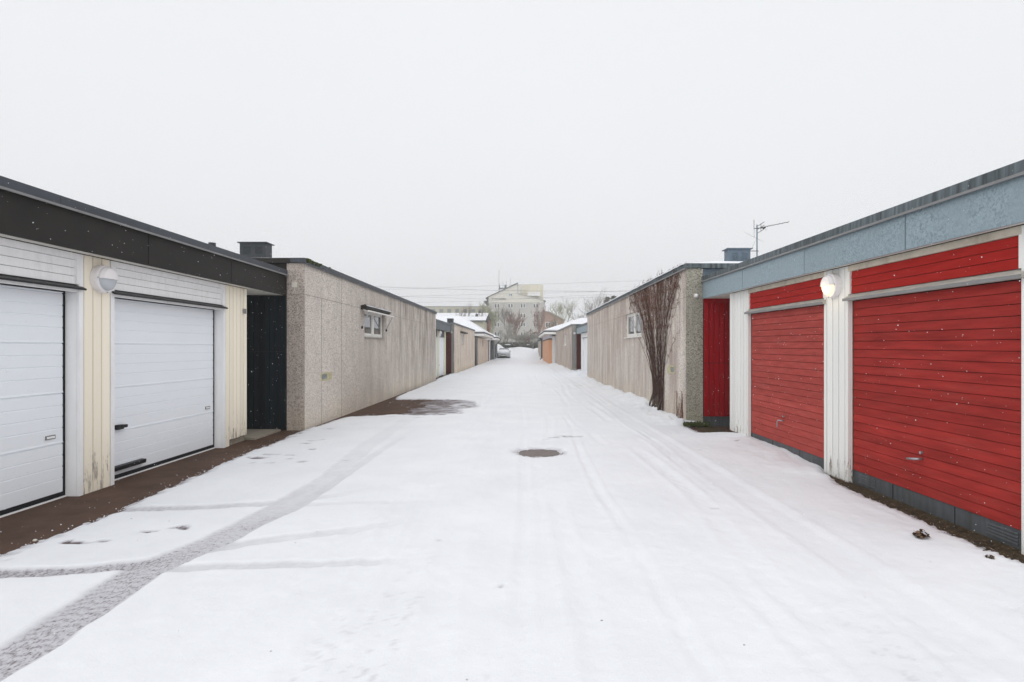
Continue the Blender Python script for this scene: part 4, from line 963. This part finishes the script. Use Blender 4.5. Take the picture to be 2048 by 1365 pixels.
# ---------------------------------------------------------------- hedge
def leaf_mass(mb, c, rad, n, size, rnd, box=False):
    for i in range(n):
        if box: v = Vector((rnd.uniform(-1, 1)*rad[0], rnd.uniform(-1, 1)*rad[1], rnd.uniform(-1, 1)*rad[2]*(.8+.2*math.sin(i))))
        else:
            v = Vector((rnd.gauss(0, 1), rnd.gauss(0, 1), rnd.gauss(0, 1))).normalized()*rnd.random()**.4; v = Vector((v[0]*rad[0], v[1]*rad[1], v[2]*rad[2]))
        p_ = Vector(c)+v; u = Vector((rnd.gauss(0, 1), rnd.gauss(0, 1), rnd.gauss(0, 1))).normalized()*size; w_ = u.orthogonal()*.6
        mb.f.append([mb.pt(*(p_-u)), mb.pt(*(p_+w_)), mb.pt(*(p_+u)), mb.pt(*(p_-w_))])
rnd = random.Random(21)
hd = MB(); hd.box(-13, 6, 113.2, 113.8, 1.1, 2.0); leaf_mass(hd, (-3.5, 113.3, 1.95), (10, .9, .75), 9000, .10, rnd, True)
tag(hd.build('hedge', 'hedge', loc=(-3.5, 113.3, 1.2)), 'low dark green-brown hedge across the end of the lane', 'hedge')
for k, (px, w2) in enumerate(((1015, 1.1), (1056, .6))):
    X, Yc, Z = P(px, 689, 112.0)
    tag(snow_slab(None, X-w2/2*1, X+w2/2, 112.0, 112.6, Z-.1, .12, k).build('snow_patch', 'snow'), ('wider' if k == 0 else 'narrower')+' patch of snow lying on the hedge', 'snow patch', 'snow patches on the hedge')
# ---------------------------------------------------------------- trees
def bare_tree(name, label, px, Y, h_, seed, mat, spread=.55, lev=5, r0=.14, trunk=.3, up=.5, twig=.018, group='bare trees beyond the lane', base_z=1.25, br=3, dens=1., wpx=None):
    rnd = random.Random(seed); X = (px-CX)*Y/F; o = empty(name, (X, Y, base_z), label, 'tree', group)
    tr = MB(); cr = MB()
    def grow(p_, d, L_, r_, k):
        nseg = 3; pts = [p_]; q_ = p_; dd = d
        for j in range(nseg):
            dd = (dd+Vector((rnd.gauss(0, .13), rnd.gauss(0, .13), rnd.gauss(0, .07)+.06*up))).normalized(); q_ = q_+dd*L_/nseg; pts.append(q_)
        (tr if k <= 1 else cr).tube(pts, [max(twig, r_*(1-.35*j/nseg)) for j in range(nseg+1)], 5 if k < 2 else 3, cap=False)
        if k >= lev: return
        nb = br+(1 if rnd.random() < .5*dens else 0)
        for b_ in range(nb):
            t_ = rnd.uniform(.35, 1) if b_ else 1; s_ = pts[min(nseg, max(1, int(round(t_*nseg))))]
            an = rnd.uniform(0, 6.283); sp_ = spread*rnd.uniform(.5, 1.25)
            nd = (dd+Vector((math.cos(an)*sp_, math.sin(an)*sp_, rnd.uniform(-.1, .3)+up*.25))).normalized()
            grow(s_, nd, L_*rnd.uniform(.62, .82), r_*.58, k+1)
    L0 = h_*trunk; grow(Vector((X, Y, base_z)), Vector((rnd.gauss(0, .04), rnd.gauss(0, .04), 1)), L0, r0, 0)
    # scale so the crown really reaches h_
    top = max(v[2] for v in cr.v)-base_z; f = h_/top
    for mb in (tr, cr): mb.v = [(X+(v[0]-X)*(.5+.5*f), Y+(v[1]-Y)*(.5+.5*f), base_z+(v[2]-base_z)*f) for v in mb.v]
    if wpx:
        xsv = sorted(v[0] for v in cr.v); half = max(X-xsv[int(len(xsv)*.02)], xsv[int(len(xsv)*.98)]-X, .1); g = wpx/2*Y/F/half
        for mb in (tr, cr): mb.v = [(X+(v[0]-X)*g, Y+(v[1]-Y)*g, v[2]) for v in mb.v]
    tr.build('trunk', mat, o); cr.build('crown', mat, o)
def H_at(py, Y, bz=1.25): return H+(CY-py)*Y/F-bz
TREES = [
 ('willow_tree', 'broad green-tinged bare tree standing left before the apartment building', 987, 128, 601, 3, 'bark_ygreen', .50, .9, .011, 54, 1.25, 6),
 ('birch_tree', 'slim brownish bare tree in front of the apartment building, next right of the green-tinged one', 1012, 132, 608, 8, 'bark_grey', .42, .9, .010, 36, 1.25, 5),
 ('shrub_tree', 'red-brown bushy bare tree in the middle before the apartment building', 1034, 122, 618, 12, 'bark_red', .42, .8, .013, 38, 1.25, 5),
 ('shrub_tree', 'low red-brown shrub spreading before the apartment ground floor windows', 1052, 119, 657, 15, 'bark_red', .7, .4, .012, 52, 1.25, 5),
 ('birch_tree', 'tall narrow reddish tree at the right corner of the apartment building', 1080, 130, 604, 19, 'bark_red', .35, 1., .013, 26, 1.25, 5),
 ('bare_tree', 'thin bare tree behind the left snowy roofs, leftmost of the far trees', 920, 100, 598, 23, 'bark_grey', .6, .6, .012, 46, 0, 5),
 ('bare_tree', 'dark twiggy tree behind the left snowy roofs, beside the dark red brick wall', 957, 104, 600, 27, 'bark_grey', .5, .6, .013, 42, 0, 5),
 ('bare_tree', 'green-brown bare tree over the second right house roof, beside the brick house', 1130, 110, 590, 31, 'bark_green', .55, .8, .012, 56, 0, 5),
 ('bare_tree', 'largest dark bare tree rising beyond the right house roof', 1187, 95, 577, 35, 'bark_grey', .62, .5, .013, 66, 0, 5),
 ('bare_tree', 'low dark bare tree left under the largest one beyond the right roof', 1163, 90, 606, 39, 'bark_grey', .6, .5, .012, 40, 0, 5),
 ('shrub_tree', 'grey twiggy shrub at the left end of the hedge', 1008, 118, 645, 43, 'bark_lgrey', .8, .4, .011, 40, 1.25, 5),
 ('shrub_tree', 'grey twiggy shrub at the right end of the hedge by the post', 1068, 117, 664, 47, 'bark_lgrey', .9, .3, .011, 44, 1.25, 5),
 ('shrub_tree', 'pale grey frosted shrub at the middle of the hedge', 1040, 116.5, 668, 57, 'bark_lgrey', .9, .3, .011, 40, 1.25, 5),
 ('birch_tree', 'pale slender tree between the green-tinged and the red-brown tree', 1022, 136, 622, 61, 'bark_lgrey', .4, .9, .010, 26, 1.25, 5),
 ('shrub_tree', 'brown twiggy shrub in the gap before the brick house', 1100, 116, 630, 51, 'bark_brown', .7, .6, .013, 40, 1.25, 5)]
for nm, lb, px, Y, top, sd, mt, sp, up, tw, wp, bz, lv in TREES:
    bare_tree(nm, lb, px, Y, H_at(top, Y, bz), sd, mt, sp, lv, .11, .22 if bz else .42, up, tw, base_z=bz, wpx=wp)
def pine(px, Y, top, seed, label):
    rnd = random.Random(seed); X = (px-CX)*Y/F; h_ = H_at(top, Y, 0); o = empty('pine_tree', (X, Y, 0), label, 'tree', 'evergreens beyond the right roof')
    MB().tube([(X, Y, 0), (X, Y, h_*.97)], [.15, .03], 6).build('trunk', 'bark', o)
    c = MB()
    for i in range(26): 
        t_ = .3+.7*i/26; r_ = (1-t_)*2.4+.15
        for j in range(6): an = rnd.uniform(0, 6.28); leaf_mass(c, (X+math.cos(an)*r_*.7, Y+math.sin(an)*r_*.7, h_*t_), (.45, .45, .22), 14, .13, rnd)
    c.build('crown', 'pine', o)
pine(1214, 100, 594, 1, 'dark evergreen top beyond the right roof, nearer the large bare tree')
pine(1228, 98, 591, 2, 'dark evergreen top beyond the right roof, farthest right')
# ---------------------------------------------------------------- apartment building
def apartment():
    Y = 170.; x0 = P(977, 0, Y)[0]; x1 = P(1088, 0, Y)[0]; zg = 1.2
    o = empty('apartment_building', ((x0+x1)/2, Y+8, zg), 'grey-beige apartment building with a pale gable, round window and rooftop masts', 'building')
    ze = P(0, 605.5, Y)[2]
    MB().box(x0, x1, Y, Y+16, zg, ze).build('wall', 'apt', o)
    zap = P(0, 568, Y)[2]; xa = P(1035, 0, Y)[0]
    zl = P(0, 594, Y)[2]; xm = P(1035, 0, Y)[0]; zm = P(0, 588, Y)[2]; zr = P(0, 602.5, Y)[2]
    MB().poly([(x0, Y-.15, ze), (x1, Y-.15, ze), (x1, Y-.15, zr), (xm, Y-.15, zm), (xa, Y-.15, zap), (x0, Y-.15, zl)], (0, 16, 0)).build('gable', 'aptu', o)
    MB().poly([(x0-.8, Y-.4, P(0, 597.5, Y)[2]), (xa+.1, Y-.4, zap+.1), (xa+.1, Y-.4, zap+.35), (x0-.8, Y-.4, P(0, 597.5, Y)[2]+.25)], (0, 16.5, 0)).build('left_roof', 'roofd', o)
    MB().poly([(x0-1.3, Y-.4, P(0, 605, Y)[2]), (x0-.0, Y-.4, P(0, 601.5, Y)[2]), (x0-.0, Y-.4, P(0, 600, Y)[2]), (x0-1.3, Y-.4, P(0, 603.5, Y)[2])], (0, 16.5, 0)).build('eave', 'roofd', o)
    MB().poly([(xm, Y-.4, zm-.1), (x1+.5, Y-.4, zr-.1), (x1+.5, Y-.4, zr+.15), (xm, Y-.4, zm+.15)], (0, 16.5, 0)).build('right_roof', 'woodgrey', o)
    MB().box(P(1087, 0, Y)[0], P(1091.5, 0, Y)[0], Y-.5, Y-.1, P(0, 604, Y)[2], P(0, 602, Y)[2]).build('roof_gutter', 'roofd', o)
    MB().box(P(1036, 0, Y+5)[0], P(1041, 0, Y+5)[0], Y+5, Y+10, zm-1, P(0, 569.5, Y+5)[2]).build('stair_tower', 'casing', o)
    MB().box(P(1041, 0, Y+6)[0], P(1086.5, 0, Y+6)[0], Y+6, Y+15, zr-2, P(0, 569.5, Y+6)[2]).build('penthouse', 'aptp', o)
    MB().box(P(1055, 0, Y+4)[0], P(1080, 0, Y+4)[0], Y+4, Y+5.9, P(0, 592, Y+4)[2], P(0, 585, Y+4)[2]).build('dormer', 'casing', o)
    # round window
    c = P(1021.5, 590, Y-.2); rw = MB().tube([(c[0], Y-.155, c[2]), (c[0], Y-.30, c[2])], .52, 18).build('window', 'casing', o)
    MB().box(c[0]-.40, c[0]-.08, Y-.33, Y-.302, c[2]-.34, c[2]+.34).box(c[0]+.08, c[0]+.40, Y-.33, Y-.302, c[2]-.34, c[2]+.34).build('pane', 'teal', rw)
    # roof sign: lettering too small to read in the photo
    sg = MB(); rnd = random.Random(3); xx = P(984, 0, Y)[0]; zc = P(0, 598.3, Y)[2]
    while xx < P(1011, 0, Y)[0]:
        w_ = rnd.uniform(.14, .24); hh = rnd.choice([.3, .3, .42]); sg.box(xx, xx+.07, Y-.24, Y-.16, zc-.16, zc-.16+hh)
        sg.box(xx+.07, xx+w_, Y-.24, Y-.16, zc-.16, zc-.09); 
        if rnd.random() < .6: sg.box(xx+.07, xx+w_, Y-.24, Y-.16, zc+.06, zc+.12)
        xx += w_+.07
        if rnd.random() < .12: xx += .25
    sg.build('sign_lettering', 'roofd', o)
    for row, py in enumerate((612.2, 631.4, 650.0, 668.6)):
        for px in (994, 1021, 1046, 1071.5):
            cx, _, cz = P(px, py, Y); hw, hh = .74, .62
            f = MB().box(cx-hw, cx+hw, Y-.06, Y-.002, cz-hh, cz-hh+.12).box(cx-hw, cx+hw, Y-.06, Y-.002, cz+hh-.1, cz+hh)
            for a_, b_ in ((-hw, -hw+.11), (-.13, .13), (hw-.11, hw)): f.box(cx+a_, cx+b_, Y-.06, Y-.002, cz-hh+.12, cz+hh-.1)
            f = f.build('window', 'frame', o)
            for a_, b_ in ((-hw+.11, -.13), (.13, hw-.11)): MB().box(cx+a_, cx+b_, Y-.03, Y-.003, cz-hh+.12, cz+hh-.1).build('pane', 'teal' if rnd.random() < .25 else 'fglass', f)
    # masts
    for px, a_, b_ in ((998, 584, 541), (1006, 578, 563), (1013, 577, 562), (1020.5, 573, 556)):
        MB().tube([P(px, a_, Y+1), P(px, b_, Y+1)], .05 if px > 998 else .07, 5).build('rooftop_mast', 'pole', o)
    MB().poly([P(997, 580, Y+1), P(999, 568, Y+1), P(1000, 576, Y+1), P(1009, 576, Y+1), P(1009, 577.5, Y+1)], (0, .4, 0)).build('ladder_frame', 'roofd', o)
    MB().box(P(1009, 0, Y+2)[0], P(1013, 0, Y+2)[0], Y+2, Y+3, P(0, 578, Y+2)[2], P(0, 570, Y+2)[2]).build('rooftop_unit', 'teal', o)
apartment()
# beige long block behind, left
o = empty('apartment_block', (-25, 158, 1), 'long low beige block with a flat roof behind the left snowy roofs', 'building')
x0, x1 = -40, P(974, 0, 155)[0]
MB().box(x0, x1, 155, 165, 0, P(0, 614, 155)[2]).build('wall', 'block', o); MB().box(x0-.3, x1+.1, 154.8, 165.2, P(0, 614, 155)[2]+.003, P(0, 613, 155)[2]).build('roof', 'lip', o)
for i in range(12):
    xx = x1-1.5-i*2.1
    for zz in (P(0, 621.5, 155)[2],): MB().box(xx-.5, xx+.5, 154.93, 154.997, zz-.55, zz+.4).build('window', 'hatchg', o)
# terraces with snowy gable roofs, left middle distance
def terrace(xa, xb, Y, pye, pyr, wallm, label, n=0, d=7):
    ze = P(0, pye, Y)[2]; zr = P(0, pyr, Y+d/2)[2]; o = empty('terrace_house', ((xa+xb)/2, Y+d/2, 0), label, 'house', 'snowy roofed terraces in the middle distance')
    MB().box(xa, xb, Y, Y+d, 0, ze-.1).build('wall', wallm, o)
    MB().poly([(xa-.3, Y-.4, ze-.05), (xb+.3, Y-.4, ze-.05), (xb+.3, Y+d/2, zr), (xa-.3, Y+d/2, zr)], (0, 0, -.15)).poly([(xa-.3, Y+d+.4, ze-.05), (xb+.3, Y+d+.4, ze-.05), (xb+.3, Y+d/2, zr), (xa-.3, Y+d/2, zr)], (0, 0, -.15)).build('roof', 'roofd', o)
    MB().poly([(xa-.28, Y-.35, ze+.0), (xb+.28, Y-.35, ze+.0), (xb+.28, Y+d/2, zr+.06), (xa-.28, Y+d/2, zr+.06)], (0, 0, -.04)).build('roof_snow', 'snow', o)
    for xx in np.arange(xa+1.2, xb-1, 2.6): MB().box(xx-.45, xx+.45, Y-.05, Y-.003, ze-1.6, ze-.5).build('window', 'hatchg', o)
    MB().box(xb-1.6, xb-1.2, Y+d/2-.2, Y+d/2+.2, zr-.2, zr+.45).build('chimney', 'roofd', o)
terrace(-22, P(972, 0, 108)[0], 108, 633, 627, 'block', 'farther snow-roofed terrace just under the beige block')
terrace(-16, P(968, 0, 92)[0], 92, 641, 634, 'block', 'nearer snow-roofed terrace left of the green-tinged tree')
o = empty('brick_house', (P(966, 0, 100)[0], 103, 0), 'dark red brick wall of a house between the snowy left roofs and the green-tinged tree', 'house')
MB().box(P(953, 0, 100)[0], P(978, 0, 100)[0], 100.2, 105, 0, P(0, 639.5, 100)[2]).build('wall', 'brickr', o)
MB().box(P(952, 0, 100)[0], P(979, 0, 100)[0], 100, 105.2, P(0, 639.5, 100)[2]+.003, P(0, 637.8, 100)[2]).build('roof', 'roofd', o)
# pink-brown house right
Y = 135.; o = empty('brick_house', (P(1108, 0, Y)[0], Y+5, 0), 'pink-brown brick house with a sloping roof right of the apartment building', 'house')
pts = [(1086, 700), (1086, 621.5), (1100, 625), (1128, 640), (1128, 700)]
MB().poly([P(a, b_, Y) for a, b_ in pts], (0, 10, 0)).build('wall', 'brickp', o)
MB().poly([P(1084, 620.5, Y-.4), P(1100, 623.6, Y-.4), P(1130, 639.6, Y-.4), P(1130, 641.4, Y-.4), P(1100, 625.4, Y-.4), P(1084, 621.9, Y-.4)], (0, 11, 0)).build('roof', 'woodgrey', o)
for px, py in ((1096, 650), (1109, 648), (1096, 668), (1109, 668)):
    cx, _, cz = P(px, py, Y); f = MB().box(cx-.62, cx+.62, Y-.06, Y-.003, cz-.62, cz+.62).build('window', 'frame', o)
    MB().box(cx-.5, cx-.06, Y-.09, Y-.062, cz-.5, cz+.5).box(cx+.06, cx+.5, Y-.09, Y-.062, cz-.5, cz+.5).build('pane', 'glass', f)
# ---------------------------------------------------------------- power lines
for k, (pl, label) in enumerate((
    (((560, 561), (755, 574), (990, 581.5), (1250, 584), (1500, 580)), 'darkest overhead wire, passing low over the round window of the gable'),
    (((560, 588), (755, 580), (1000, 571.5), (1290, 561.5), (1500, 552)), 'highest overhead wire, climbing toward the right'),
    (((560, 600), (810, 593), (980, 589), (1160, 585), (1500, 572)), 'faint overhead wire third from the top at the left, climbing right'),
    (((560, 588), (820, 594), (960, 598), (1160, 596), (1500, 588)), 'faint overhead wire sagging across the sign lettering'),
    (((560, 610), (850, 605), (960, 603), (1160, 591.5), (1500, 578)), 'lowest faint overhead wire at the left'))):
    pts = []
    for i in range(len(pl)-1):
        for j in range(6):
            t_ = j/6; pts.append(P(pl[i][0]+(pl[i+1][0]-pl[i][0])*t_, pl[i][1]+(pl[i+1][1]-pl[i][1])*t_, 128+k))
    pts.append(P(*pl[-1], 128+k))
    tag(MB().tube(pts, .030 if k == 0 else .018, 4).build('power_line', 'wire'), label, 'overhead wire', 'overhead wires crossing beyond the lane')
# ---------------------------------------------------------------- falling snow
rnd = random.Random(77); fl = MB()
def flake(x, y, z, r_):
    k = len(fl.v); d = Vector((rnd.gauss(0, .3), rnd.gauss(0, .3), 1)).normalized(); u = d.orthogonal().normalized(); w_ = d.cross(u)
    for q_ in (d*r_*1.2, u*r_, w_*r_, -u*r_, -w_*r_, -d*r_*1.2): fl.v.append((x+q_[0], y+q_[1], z+q_[2]))
    for f in ((0, 1, 2), (0, 2, 3), (0, 3, 4), (0, 4, 1), (5, 2, 1), (5, 3, 2), (5, 4, 3), (5, 1, 4)): fl.f.append([k+i for i in f])
for i in range(11000):
    y = rnd.uniform(1.2, 13); x = rnd.uniform(-1, 1)*min(4.3 if rnd.random() < .5 else 3.4, y*.9); z = rnd.uniform(.05, 4.2)
    if x < -4.25 or x > 3.5: continue
    flake(x, y, z, rnd.choice([.0011, .0013, .0015, .0019, .0028])*min(1, .3+y/7))
tag(fl.build('snowflakes', 'snow', loc=(0, 0, 0)), 'fine snowflakes falling through the lane', 'snowflakes', kind='stuff')
# ---------------------------------------------------------------- haze
m = bpy.data.materials.new('haze'); m.use_nodes = True; t = m.node_tree; t.nodes.clear()
mo = nn(t, 'ShaderNodeOutputMaterial'); pv = nn(t, 'ShaderNodeVolumePrincipled'); pv.inputs['Color'].default_value = (1, 1, 1, 1); pv.inputs['Density'].default_value = .0022
t.links.new(pv.outputs[0], mo.inputs['Volume']); M['haze'] = m
HZ = MB().box(-270, 270, -70, 310, -1.1, 32).build('haze', 'haze', loc=(0, 0, -1.1)); tag(HZ, 'thin pale winter haze over the whole place', 'haze', kind='stuff')
HZ.visible_shadow = True
